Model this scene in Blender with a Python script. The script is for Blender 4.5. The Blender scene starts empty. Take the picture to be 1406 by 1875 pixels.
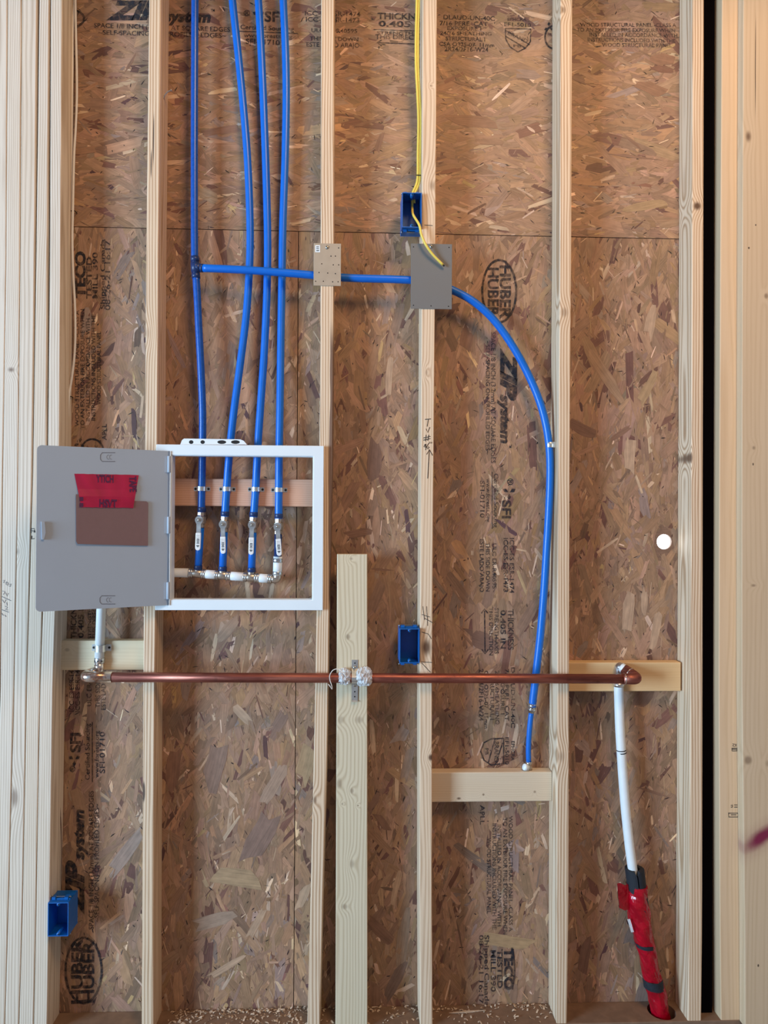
import bpy, bmesh, math, random
from mathutils import Vector, Matrix
import numpy as np

sc = bpy.context.scene
COL = sc.collection
random.seed(7)
rng = np.random.default_rng(7)

# ------------------------------------------------------------------ camera
F_PX, CX, CY = 1350.0, 703.0, 937.5
CAM = Vector((0.0, -2.1, 1.485))
YAW, PITCH, ROLL = math.radians(2.18), math.radians(0.394), math.radians(0.318)
cyw, syw, cp, sp = math.cos(YAW), math.sin(YAW), math.cos(PITCH), math.sin(PITCH)
FWD = Vector((syw * cp, cyw * cp, sp))
RT0 = Vector((cyw, -syw, 0))
UP0 = RT0.cross(FWD)
RIGHT = RT0 * math.cos(ROLL) + UP0 * math.sin(ROLL)
UP = -RT0 * math.sin(ROLL) + UP0 * math.cos(ROLL)
cam_d = bpy.data.cameras.new('camera')
cam_d.sensor_fit = 'HORIZONTAL'
cam_d.sensor_width = 36.0
cam_d.lens = 36.0 * F_PX / 1406.0
cam_d.clip_start = 0.05
cam_d.clip_end = 100
cam = bpy.data.objects.new('camera', cam_d)
COL.objects.link(cam)
m = Matrix((RIGHT, UP, -FWD)).transposed().to_4x4()
m.translation = CAM
cam.matrix_world = m
sc.camera = cam

# ------------------------------------------------------------------ view + light
sc.view_settings.view_transform = 'Standard'
sc.view_settings.look = 'None'
sc.view_settings.gamma = 1.0
sc.view_settings.use_curve_mapping = False
sc.view_settings.exposure = 0.0

W_IN, W_OUT = 0.22, 6.0
world = bpy.data.worlds.new('world')
sc.world = world
world.use_nodes = True
nt = world.node_tree
nt.nodes.clear()
wo = nt.nodes.new('ShaderNodeOutputWorld')
bg = nt.nodes.new('ShaderNodeBackground')
tc = nt.nodes.new('ShaderNodeTexCoord')
sx = nt.nodes.new('ShaderNodeSeparateXYZ')
rmp = nt.nodes.new('ShaderNodeValToRGB')      # open sky outside the wall, dim shell of the house behind the viewer
nt.links.new(tc.outputs['Generated'], sx.inputs[0])
mr = nt.nodes.new('ShaderNodeMapRange')
mr.inputs['From Min'].default_value = -1
mr.inputs['From Max'].default_value = 1
nt.links.new(sx.outputs['Y'], mr.inputs['Value'])
nt.links.new(mr.outputs[0], rmp.inputs[0])
rmp.color_ramp.elements[0].position = 0.60
rmp.color_ramp.elements[0].color = (W_IN * 0.88, W_IN * 0.88, W_IN * 1.02, 1)
rmp.color_ramp.elements[1].position = 0.70
rmp.color_ramp.elements[1].color = (W_OUT * 0.93, W_OUT * 0.98, W_OUT, 1)
nt.links.new(rmp.outputs[0], bg.inputs['Color'])
nt.links.new(bg.outputs[0], wo.inputs['Surface'])


def area(name, loc, target, sxy, color, energy):
    d = bpy.data.lights.new(name, 'AREA')
    d.shape = 'RECTANGLE'
    d.size, d.size_y = sxy
    d.color = color
    d.energy = energy
    o = bpy.data.objects.new(name, d)
    o.location = loc
    o.rotation_euler = (Vector(target) - Vector(loc)).to_track_quat('-Z', 'Y').to_euler()
    COL.objects.link(o)
    return o


# a tall window opening to the left behind the viewer, and the warm light of the lit room at the upper right
area('window_daylight', (-6.0, -4.0, 1.5), (0.3, 0, 1.4), (2.0, 2.6), (0.51, 0.76, 1.0), 700)
area('room_lamp', (0.9, -2.1, 4.1), (0.6, 0, 2.2), (0.9, 0.9), (1.0, 0.62, 0.30), 60)


# ------------------------------------------------------------------ pixel <-> place helpers
def ray(px, py):
    return (RIGHT * (px - CX) + UP * (CY - py) + FWD * F_PX)


def P(px, py, y=0.0):
    d = ray(px, py)
    return CAM + d * ((y - CAM.y) / d.y)


def project(v):
    d = Vector(v) - CAM
    w = d.dot(FWD)
    return CX + F_PX * d.dot(RIGHT) / w, CY - F_PX * d.dot(UP) / w


def on_z(px, py, z):
    d = ray(px, py)
    return CAM + d * ((z - CAM.z) / d.z)


def px2m(n, y=0.0):
    return n * (y - CAM.y) / F_PX


def s2l(c):
    return tuple(((v / 255) / 12.92) if v / 255 <= 0.04045 else (((v / 255) + 0.055) / 1.055) ** 2.4 for v in c)


# ------------------------------------------------------------------ shader-node helper
class X:
    """a socket (or number) with arithmetic"""
    def __init__(s, g, v): s.g, s.v = g, v
    def _b(s, op, o, sw=False):
        a, b = (o, s) if sw else (s, o)
        return s.g.math(op, a, b)
    def __add__(s, o): return s._b('ADD', o)
    def __radd__(s, o): return s._b('ADD', o)
    def __sub__(s, o): return s._b('SUBTRACT', o)
    def __rsub__(s, o): return s._b('SUBTRACT', o, True)
    def __mul__(s, o): return s._b('MULTIPLY', o)
    def __rmul__(s, o): return s._b('MULTIPLY', o)
    def __truediv__(s, o): return s._b('DIVIDE', o)
    def __pow__(s, o): return s._b('POWER', o)


class G:
    def __init__(s, name):
        s.m = bpy.data.materials.new(name)
        s.m.use_nodes = True
        s.t = s.m.node_tree
        s.bsdf = s.t.nodes['Principled BSDF']
        s.out = s.t.nodes['Material Output']
    def n(s, kind, **kw):
        nd = s.t.nodes.new(kind)
        for k, v in kw.items(): setattr(nd, k, v)
        return nd
    def put(s, sock, v):
        if isinstance(v, X): v = v.v
        if isinstance(v, bpy.types.NodeSocket): s.t.links.new(v, sock)
        else: sock.default_value = v
    def math(s, op, a, b=None, c=None):
        nd = s.n('ShaderNodeMath', operation=op)
        for i, v in enumerate((a, b, c)):
            if v is not None: s.put(nd.inputs[i], v)
        return X(s, nd.outputs[0])
    def xyz(s, a, b, c):
        nd = s.n('ShaderNodeCombineXYZ')
        for i, v in enumerate((a, b, c)): s.put(nd.inputs[i], v)
        return X(s, nd.outputs[0])
    def obj(s):
        c = s.n('ShaderNodeTexCoord')
        sp_ = s.n('ShaderNodeSeparateXYZ')
        s.t.links.new(c.outputs['Object'], sp_.inputs[0])
        return [X(s, sp_.outputs[i]) for i in range(3)]
    def noise(s, vec, scale=1.0, detail=2.0, rough=0.5, dist=0.0):
        nd = s.n('ShaderNodeTexNoise')
        s.put(nd.inputs['Vector'], vec)
        nd.inputs['Scale'].default_value = scale
        nd.inputs['Detail'].default_value = detail
        nd.inputs['Roughness'].default_value = rough
        nd.inputs['Distortion'].default_value = dist
        return X(s, nd.outputs['Fac'])
    def step(s, v, a, b):
        nd = s.n('ShaderNodeMapRange', interpolation_type='SMOOTHSTEP')
        s.put(nd.inputs['Value'], v)
        nd.inputs['From Min'].default_value = a
        nd.inputs['From Max'].default_value = b
        return X(s, nd.outputs[0])
    def mix(s, f, a, b, mode='MIX'):
        nd = s.n('ShaderNodeMix', data_type='RGBA', blend_type=mode)
        nd.clamp_factor = True
        s.put(nd.inputs[0], f)
        for i, v in ((6, a), (7, b)):
            if isinstance(v, tuple): v = (*v[:3], 1.0)
            s.put(nd.inputs[i], v)
        return X(s, nd.outputs[2])
    def bump(s, h, strength=0.2, dist=0.001):
        nd = s.n('ShaderNodeBump')
        s.put(nd.inputs['Height'], h)
        nd.inputs['Strength'].default_value = strength
        nd.inputs['Distance'].default_value = dist
        s.t.links.new(nd.outputs[0], s.bsdf.inputs['Normal'])
    def base(s, c):
        if isinstance(c, tuple): c = (*c[:3], 1.0)
        s.put(s.bsdf.inputs['Base Color'], c)
    def set(s, **kw):
        for k, v in kw.items(): s.put(s.bsdf.inputs[k.replace('_', ' ')], v)


def plain(name, color, rough=0.5, metal=0.0, vary=0.12, scale=60, bump=0.0, **kw):
    g = G(name)
    x, y, z = g.obj()
    n = g.noise(g.xyz(x, y, z), scale, 3)
    dark = tuple(c * (1 - vary) for c in color)
    lite = tuple(min(1, c * (1 + vary)) for c in color)
    g.base(g.mix(n, dark, lite))
    g.set(Roughness=g.math('MULTIPLY_ADD', n, 0.2, rough - 0.1), Metallic=metal)
    if bump: g.bump(n, bump, 0.002)
    g.set(**kw)
    return g.m


def wood(name, seed, lite=(0.80, 0.615, 0.44), late=(0.40, 0.225, 0.115), ring=0.0058, knots=(), pith=None, half=(0.019, 0.0445),
         wane=None, paint=None, contrast=0.8, splits=()):
    """sawn softwood; growth rings round a pith line, the board's length along local z"""
    r = random.Random(seed)
    g = G(name)
    x, y, z = g.obj()
    px_, py_ = pith if pith else (r.uniform(0.03, 0.06) * r.choice((-1, 1)), r.uniform(-0.03, 0.02))
    so = r.uniform(0, 50)
    w1 = g.noise(g.xyz(x * 5.0 + so, y * 5.0, z * 0.55 + so), 1.0, 2) - 0.5
    w2 = g.noise(g.xyz(x * 14.0 + so, y * 14.0, z * 3.2 - so), 1.0, 2) - 0.5
    ux = x + w1 * 0.05 - px_
    uy = y - w1 * 0.03 - py_
    rad = g.math('SQRT', ux * ux + uy * uy) + w2 * 0.006
    knot_mask = None
    for (kx, kz, rx, rz, dk) in knots:
        kd = g.math('SQRT', ((x - kx) / rx) ** 2.0 + ((z - kz) / rz) ** 2.0)
        near = g.math('EXPONENT', kd * kd * -0.22)
        rad = rad + near * 0.013
        mk = (1.0 - g.step(kd + w2 * 1.2, 0.25, 1.15)) * dk
        knot_mask = mk if knot_mask is None else g.math('MAXIMUM', knot_mask, mk)
    s = g.math('SINE', rad * (2 * math.pi / ring)) * 0.5 + 0.5
    s = (s ** 1.8)
    fine = g.noise(g.xyz(x * 420 + so, y * 420, z * 7.0), 1.0, 3)
    broad = g.noise(g.xyz(x * 8 + so, y * 8, z * 0.9), 1.0, 2)
    f = g.math('ADD', s * contrast * 1.05, (fine - 0.5) * 0.9)
    c = g.mix(f, lite, late)
    c = g.mix(g.step(broad, 0.35, 0.75) * 0.35, c, tuple(v * k for v, k in zip(lite, (0.92, 0.82, 0.70))))
    if knot_mask is not None:
        c = g.mix(knot_mask, c, (0.13, 0.065, 0.035))
    for (kx, kz, rx, rz) in splits:      # seasoning checks and bark pockets
        kd = g.math('SQRT', ((x - kx + w2 * 0.004) / rx) ** 2.0 + ((z - kz) / rz) ** 2.0)
        c = g.mix((1.0 - g.step(kd, 0.6, 1.05)) * 0.9, c, (0.05, 0.028, 0.02))
    if wane:
        x0, z0, z1 = wane
        edge = g.step(x + w2 * 0.022 + w1 * 0.012, x0, x0 + 0.0015) * g.step(z, z0, z0 + 0.05) * (1.0 - g.step(z, z1 - 0.1, z1))
        c = g.mix(edge * 0.85, c, (0.13, 0.062, 0.042))
    if paint:
        x0, z0, ang, ln, wd, colr = paint
        ca, sa = math.cos(ang), math.sin(ang)
        u = ((x - x0) * ca + (z - z0) * sa) / ln
        v = ((z - z0) * ca - (x - x0) * sa) / wd
        pn = g.noise(g.xyz(x * 30, 0.0, z * 30), 1.0, 3)
        d = g.math('SQRT', u * u + v * v) + (pn - 0.5) * 0.5
        c = g.mix((1.0 - g.step(d, 0.35, 1.6)) * 0.75 + (1.0 - g.step(d, 0.6, 3.0)) * 0.25, c, colr)
    g.base(c)
    g.set(Roughness=0.62)
    g.bump(f * -0.4 + fine * 0.3, 0.25, 0.0008)
    return g.m


# ------------------------------------------------------------------ mesh helpers
class MB:
    """collects verts and faces in world metres"""
    def __init__(s): s.v, s.f, s.smooth = [], [], []
    def add(s, verts, faces, smooth=False):
        o = len(s.v)
        s.v += [Vector(v) for v in verts]
        s.f += [tuple(i + o for i in f) for f in faces]
        s.smooth += [smooth] * len(faces)
        return s
    def box(s, lo, hi):
        (a, b, c), (d, e, f) = lo, hi
        v = [(a, b, c), (d, b, c), (d, e, c), (a, e, c), (a, b, f), (d, b, f), (d, e, f), (a, e, f)]
        return s.add(v, [(0, 3, 2, 1), (4, 5, 6, 7), (0, 1, 5, 4), (1, 2, 6, 5), (2, 3, 7, 6), (3, 0, 4, 7)])
    def prism(s, pts, n, back):
        """closed outline pts (world), pushed along n by back"""
        k = len(pts)
        n = Vector(n) * back
        v = [Vector(p) for p in pts] + [Vector(p) + n for p in pts]
        f = [tuple(range(k)), tuple(range(2 * k - 1, k - 1, -1))]
        f += [(i, i + k, (i + 1) % k + k, (i + 1) % k) for i in range(k)]
        return s.add(v, f)
    def lathe(s, A, B, prof, n=24, smooth=True):
        """prof: (distance along AB in metres, radius)"""
        A, B = Vector(A), Vector(B)
        ax = (B - A).normalized()
        u = ax.orthogonal().normalized()
        w = ax.cross(u)
        v, f = [], []
        for (t, r) in prof:
            for i in range(n):
                a = 2 * math.pi * i / n
                v.append(A + ax * t + (u * math.cos(a) + w * math.sin(a)) * r)
        for j in range(len(prof) - 1):
            for i in range(n):
                f.append((j * n + i, j * n + (i + 1) % n, (j + 1) * n + (i + 1) % n, (j + 1) * n + i))
        f.append(tuple(range(n - 1, -1, -1)))
        f.append(tuple((len(prof) - 1) * n + i for i in range(n)))
        return s.add(v, f, smooth)
    def tube(s, pts, r, n=16, cap=True, rad=None):
        pts = [Vector(p) for p in pts]
        v, f = [], []
        u = None
        for i, p in enumerate(pts):
            t = (pts[min(i + 1, len(pts) - 1)] - pts[max(i - 1, 0)]).normalized()
            if u is None: u = t.orthogonal().normalized()
            u = (u - t * u.dot(t)).normalized()
            w = t.cross(u)
            rr = rad[i] if rad else r
            for k in range(n):
                a = 2 * math.pi * k / n
                v.append(p + (u * math.cos(a) + w * math.sin(a)) * rr)
        for j in range(len(pts) - 1):
            for k in range(n):
                f.append((j * n + k, j * n + (k + 1) % n, (j + 1) * n + (k + 1) % n, (j + 1) * n + k))
        if cap:
            f.append(tuple(range(n - 1, -1, -1)))
            f.append(tuple((len(pts) - 1) * n + k for k in range(n)))
        return s.add(v, f, True)
    def ribbon(s, pts, w, nrm=(0, -1, 0)):
        pts = [Vector(p) for p in pts]
        nrm = Vector(nrm)
        v, f = [], []
        for i, p in enumerate(pts):
            t = (pts[min(i + 1, len(pts) - 1)] - pts[max(i - 1, 0)]).normalized()
            sd = t.cross(nrm).normalized() * (w / 2)
            v += [p - sd, p + sd]
        for i in range(len(pts) - 1):
            f.append((2 * i, 2 * i + 1, 2 * i + 3, 2 * i + 2))
        return s.add(v, f)


def smooth_path(pts, step=0.012):
    """Catmull-Rom through the points"""
    pts = [Vector(p) for p in pts]
    q = [pts[0] * 2 - pts[1]] + pts + [pts[-1] * 2 - pts[-2]]
    out = []
    for i in range(1, len(q) - 2):
        a, b, c, d = q[i - 1:i + 3]
        k = max(2, int((c - b).length / step))
        for j in range(k):
            t = j / k
            out.append(0.5 * ((2 * b) + (c - a) * t + (2 * a - 5 * b + 4 * c - d) * t * t + (3 * b - a - 3 * c + d) * t ** 3))
    out.append(pts[-1])
    return out


def bend(A, corner, B, r, n=10):
    """path A -> B rounded at corner"""
    A, corner, B = Vector(A), Vector(corner), Vector(B)
    d1, d2 = (A - corner).normalized(), (B - corner).normalized()
    p1, p2 = corner + d1 * r, corner + d2 * r
    out = [A]
    for i in range(n + 1):
        t = i / n
        out.append(p1 * (1 - t) ** 2 + corner * 2 * t * (1 - t) + p2 * t * t)
    out.append(B)
    return out


def mesh_obj(name, mb, mat, parent=None, origin=None, bevel=0.0, seg=2):
    me = bpy.data.meshes.new(name)
    if parent is not None:
        o_ = parent_loc(parent)
    elif origin is not None:
        o_ = Vector(origin)
    else:
        a = np.array([v[:] for v in mb.v])
        o_ = Vector(((a[:, 0].min() + a[:, 0].max()) / 2, (a[:, 1].min() + a[:, 1].max()) / 2, a[:, 2].min()))
    me.from_pydata([v - o_ for v in mb.v], [], mb.f)
    me.polygons.foreach_set('use_smooth', mb.smooth)
    me.validate()
    me.update()
    if bevel:
        bm = bmesh.new()
        bm.from_mesh(me)
        bmesh.ops.remove_doubles(bm, verts=bm.verts, dist=1e-6)
        ed = [e for e in bm.edges if len(e.link_faces) == 2 and e.calc_face_angle(0) > 0.6]
        bmesh.ops.bevel(bm, geom=ed, offset=bevel, segments=seg, profile=0.5, affect='EDGES', clamp_overlap=True)
        bm.to_mesh(me)
        bm.free()
    me.materials.append(mat)
    ob = bpy.data.objects.new(name, me)
    COL.objects.link(ob)
    if parent is not None:
        ob.parent = parent
    else:
        ob.location = o_
    return ob


def parent_loc(o):
    v = Vector(o.location)
    while o.parent is not None:
        o = o.parent
        v += Vector(o.location)
    return v


def tag(o, label=None, cat=None, group=None, kind=None):
    if label: o['label'] = label
    if cat: o['category'] = cat
    if group: o['group'] = group
    if kind: o['kind'] = kind
    return o


def thing(name, loc, label, cat, group=None):
    o = bpy.data.objects.new(name, None)
    o.empty_display_size = 0.05
    o.location = loc
    COL.objects.link(o)
    return tag(o, label, cat, group)


def cut(ob, mb):
    """bore a hole through ob"""
    me = bpy.data.meshes.new('bore')
    me.from_pydata(mb.v, [], mb.f)
    me.update()
    c = bpy.data.objects.new('bore', me)
    COL.objects.link(c)
    md = ob.modifiers.new('bore', 'BOOLEAN')
    md.object = c
    md.solver = 'EXACT'
    bpy.context.view_layer.update()
    dg = bpy.context.evaluated_depsgraph_get()
    new = bpy.data.meshes.new_from_object(ob.evaluated_get(dg))
    ob.modifiers.clear()
    old = ob.data
    new.name = old.name
    ob.data = new
    bpy.data.objects.remove(c)


# ------------------------------------------------------------------ plain materials
M = {}
M['pex_blue'] = plain('blue_plastic_pipe', s2l((2, 104, 206)), 0.36, 0, 0.06, 30)
M['pex_deep'] = plain('darker_blue_pipe', s2l((12, 82, 172)), 0.3, 0, 0.25, 90)  # darker, more mottled blue for the hinge-side line
M['pex_dark'] = plain('dark_blue_sleeve', s2l((22, 50, 100)), 0.4, 0, 0.15, 80)
M['pex_white'] = plain('white_plastic_pipe', (0.80, 0.84, 0.86), 0.4, 0, 0.04, 50)
M['brass'] = plain('dull_brass', (0.50, 0.44, 0.38), 0.34, 0.85, 0.25, 120)
M['crimp'] = plain('steel_crimp_ring', (0.60, 0.62, 0.64), 0.28, 0.95, 0.15, 90)
M['zinc'] = plain('zinc_strap', (0.70, 0.72, 0.72), 0.33, 0.9, 0.2, 70)
M['steel_lite'] = plain('galvanised_plate', s2l((178, 165, 148)), 0.5, 0.35, 0.08, 40)
M['steel_grey'] = plain('grey_steel_plate', s2l((112, 112, 112)), 0.6, 0.1, 0.05, 25)
M['screw'] = plain('screw_metal', (0.55, 0.53, 0.48), 0.3, 0.95, 0.2, 200)
M['black'] = plain('black_hole', (0.012, 0.011, 0.012), 0.8)
M['foam'] = plain('black_foam', (0.012, 0.015, 0.022), 0.75, 0, 0.3, 150, 0.3)
M['frame_white'] = plain('white_painted_steel', (0.78, 0.84, 0.88), 0.38, 0, 0.03, 12)
M['door_grey'] = plain('grey_painted_steel', s2l((166, 177, 190)), 0.5, 0, 0.03, 8)
M['door_line'] = plain('pressed_groove', s2l((105, 108, 118)), 0.6)
M['box_blue'] = plain('blue_box_plastic', s2l((8, 92, 168)), 0.38, 0, 0.08, 50)
M['yellow'] = plain('yellow_cable_jacket', s2l((232, 206, 92)), 0.42, 0, 0.07, 40)
M['cable_white'] = plain('white_cable_jacket', s2l((222, 218, 214)), 0.45, 0, 0.05, 40)
M['wire_brown'] = plain('brown_wire', s2l((84, 52, 40)), 0.5)
M['card'] = plain('brown_cardboard', s2l((126, 98, 97)), 0.8, 0, 0.07, 90, 0.1)
M['ink'] = plain('marker_ink', (0.025, 0.022, 0.022), 0.7)
M['pencil'] = plain('pencil_lead', (0.16, 0.155, 0.16), 0.6)
M['string'] = plain('white_string', (0.75, 0.70, 0.64), 0.7)
M['dark_void'] = plain('black_void_shade', (0.004, 0.0035, 0.005), 1.0, Specular_IOR_Level=0.0)  # flat near-black, deep shade put into the colour of gaps and openings
M['plate_dirt'] = plain('dirty_plate_top', s2l((125, 98, 78)), 0.85, 0, 0.35, 35, 0.4)
M['chip'] = plain('wood_shaving', s2l((200, 176, 152)), 0.8, 0, 0.3, 60)
M['concrete'] = plain('subfloor_dust', s2l((120, 108, 98)), 0.9, 0, 0.2, 8)
M['lever_coat'] = plain('white_lever_coating', (0.80, 0.80, 0.80), 0.35, 0, 0.03)
M['copper'] = None


def copper_mat():
    g = G('aged_copper')
    x, y, z = g.obj()
    a = g.noise(g.xyz(x * 3.0, y * 40, z * 40), 3.0, 4)
    b = g.noise(g.xyz(x * 30.0, y * 30, z * 30), 1.0, 3)
    c = g.mix(g.step(a, 0.35, 0.7), (0.24, 0.075, 0.058), (0.44, 0.16, 0.115))
    c = g.mix(g.step(b, 0.62, 0.75) * 0.5, c, (0.13, 0.05, 0.042))
    g.base(c)
    g.set(Metallic=0.9, Roughness=g.math('MULTIPLY_ADD', b, 0.25, 0.36))
    return g.m


M['copper'] = copper_mat()


def solder_mat():
    g = G('flux_burnt_copper')
    x, y, z = g.obj()
    b = g.noise(g.xyz(x, y, z), 45.0, 3, 0.6)
    g.base(g.mix(g.step(b, 0.45, 0.62), (0.80, 0.74, 0.70), (0.50, 0.28, 0.20)))
    g.set(Metallic=0.95, Roughness=0.22)
    return g.m


M['solder'] = solder_mat()


def tape_mat(name, col, alpha=1.0, rough=0.22, wr=24):
    g = G(name)
    x, y, z = g.obj()
    n = g.noise(g.xyz(x, y, z * 0.6), wr, 3, 0.6, 0.8)
    g.base(g.mix(g.step(n, 0.35, 0.7), tuple(c * 0.7 for c in col), col))
    g.set(Roughness=rough)
    if alpha < 1: g.set(Alpha=alpha)
    g.bump(n, 0.6, 0.006)
    return g.m


M['red_tape'] = tape_mat('red_sheathing_tape', s2l((178, 8, 34)))
M['door_tape'] = tape_mat('thin_red_tape', s2l((198, 22, 76)), 0.93, 0.45, 8)


def film_mat():
    g = G('crumpled_clear_film')
    x, y, z = g.obj()
    n = g.noise(g.xyz(x, y, z), 130, 3, 0.6, 1.2)
    g.base((0.86, 0.88, 0.90))
    g.set(Roughness=0.18, Alpha=g.math('MULTIPLY_ADD', n, 0.5, 0.45))
    g.bump(n, 0.9, 0.004)
    return g.m


M['film'] = film_mat()


def ink_print_mat():
    """mill ink, rubbed thin by the flakes it was printed on"""
    g = G('mill_print_ink')
    x, y, z = g.obj()
    n = g.noise(g.xyz(x, y, z), 70, 4, 0.65)
    n2 = g.noise(g.xyz(x, y, z), 9, 2)
    g.base((0.012, 0.011, 0.018))
    g.set(Roughness=0.7, Alpha=g.math('MINIMUM', g.step(n + n2 * 0.35, 0.50, 0.80) * -0.55 + 0.96, 1.0))
    return g.m


M['print'] = ink_print_mat()


def osb_mat():
    g = G('oriented_strand_flakes')
    at = g.n('ShaderNodeAttribute', attribute_name='col')
    gr = g.n('ShaderNodeAttribute', attribute_name='grain')
    sp_ = g.n('ShaderNodeSeparateXYZ')
    g.t.links.new(gr.outputs['Vector'], sp_.inputs[0])
    u, v, sd = [X(g, sp_.outputs[i]) for i in range(3)]
    n = g.noise(g.xyz(u * 14.0, v * 330.0, sd * 37.0), 1.0, 3, 0.55)
    n2 = g.noise(g.xyz(u * 40.0, v * 55.0, sd * 11.0), 1.0, 2)
    x, y, z = g.obj()
    big = g.noise(g.xyz(x, y, z), 3.2, 2)
    k = (n - 0.5) * 0.85 + (n2 - 0.5) * 0.55 + (big - 0.5) * 0.40 + 1.0
    vm = g.n('ShaderNodeVectorMath', operation='SCALE')
    g.t.links.new(at.outputs['Color'], vm.inputs[0])
    g.put(vm.inputs['Scale'], k)
    g.t.links.new(vm.outputs[0], g.bsdf.inputs['Base Color'])
    g.set(Roughness=0.55)
    g.bump(n + n2, 0.3, 0.0007)
    return g.m


M['osb'] = osb_mat()

# ------------------------------------------------------------------ structure: floor, plate, backing
OSB_Y = 0.0905
Z_PLATE = 0.038
Z_TOP = 3.35
XL, XR = P(-260, 900, 0).x, P(1640, 900, 0).x


def structure(name, mb, mat):
    return tag(mesh_obj(name, mb, mat), kind='structure')


structure('floor', MB().box((XL - 0.6, -3.6, -0.06), (XR + 0.6, 0.5, 0.0)), M['concrete'])
structure('ceiling', MB().box((XL - 0.6, -0.6, Z_TOP + 0.04), (XR + 0.6, 0.5, Z_TOP + 0.08)), M['concrete'])

# ------------------------------------------------------------------ sheathing: oriented strand board
PAL = {'b': (153, 119, 94), 'l': (194, 163, 136), 'd': (112, 77, 66), 'p': (88, 60, 60), 'y': (174, 143, 102), 'k': (44, 30, 30),
       'g': (146, 122, 108)}


def clip_poly(poly, lo, hi):
    for ax in (0, 1):
        for sgn, lim in ((1, lo[ax]), (-1, hi[ax])):
            out = []
            for i in range(len(poly)):
                a, b = poly[i - 1], poly[i]
                ia, ib = (a[ax] - lim) * sgn >= 0, (b[ax] - lim) * sgn >= 0
                if ia != ib:
                    t = (lim - a[ax]) / (b[ax] - a[ax])
                    out.append((a[0] + (b[0] - a[0]) * t, a[1] + (b[1] - a[1]) * t))
                if ib: out.append(b)
            poly = out
            if len(poly) < 3: return []
    return poly


def flake_outline(L, W, r, lens=False):
    h, w = L / 2, W / 2
    if lens:
        return [(-h, 0), (-h * .4, w * r.uniform(.6, 1)), (h * .3, w * r.uniform(.5, 1)), (h, w * r.uniform(-.3, .3)),
                (h * .2, -w * r.uniform(.3, .9)), (-h * .5, -w * r.uniform(.3, .9))]
    j = lambda a: r.uniform(-a, a)
    sl, sr_ = j(0.9) * w, j(0.9) * w
    p = [(-h + sl, -w * r.uniform(.55, 1)), (-h * .3 + j(h * .2), -w * r.uniform(.8, 1.05)), (h * .4 + j(h * .2), -w * r.uniform(.8, 1.05)),
         (h + sr_, -w * r.uniform(.4, 1)), (h + j(W * .5), j(w * .3)), (h - sr_, w * r.uniform(.4, 1)), (h * .3 + j(h * .2), w * r.uniform(.8, 1.05)),
         (-h * .35 + j(h * .2), w * r.uniform(.8, 1.05)), (-h - sl, w * r.uniform(.5, 1)), (-h + j(W * .5), j(w * .3))]
    return p


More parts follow.
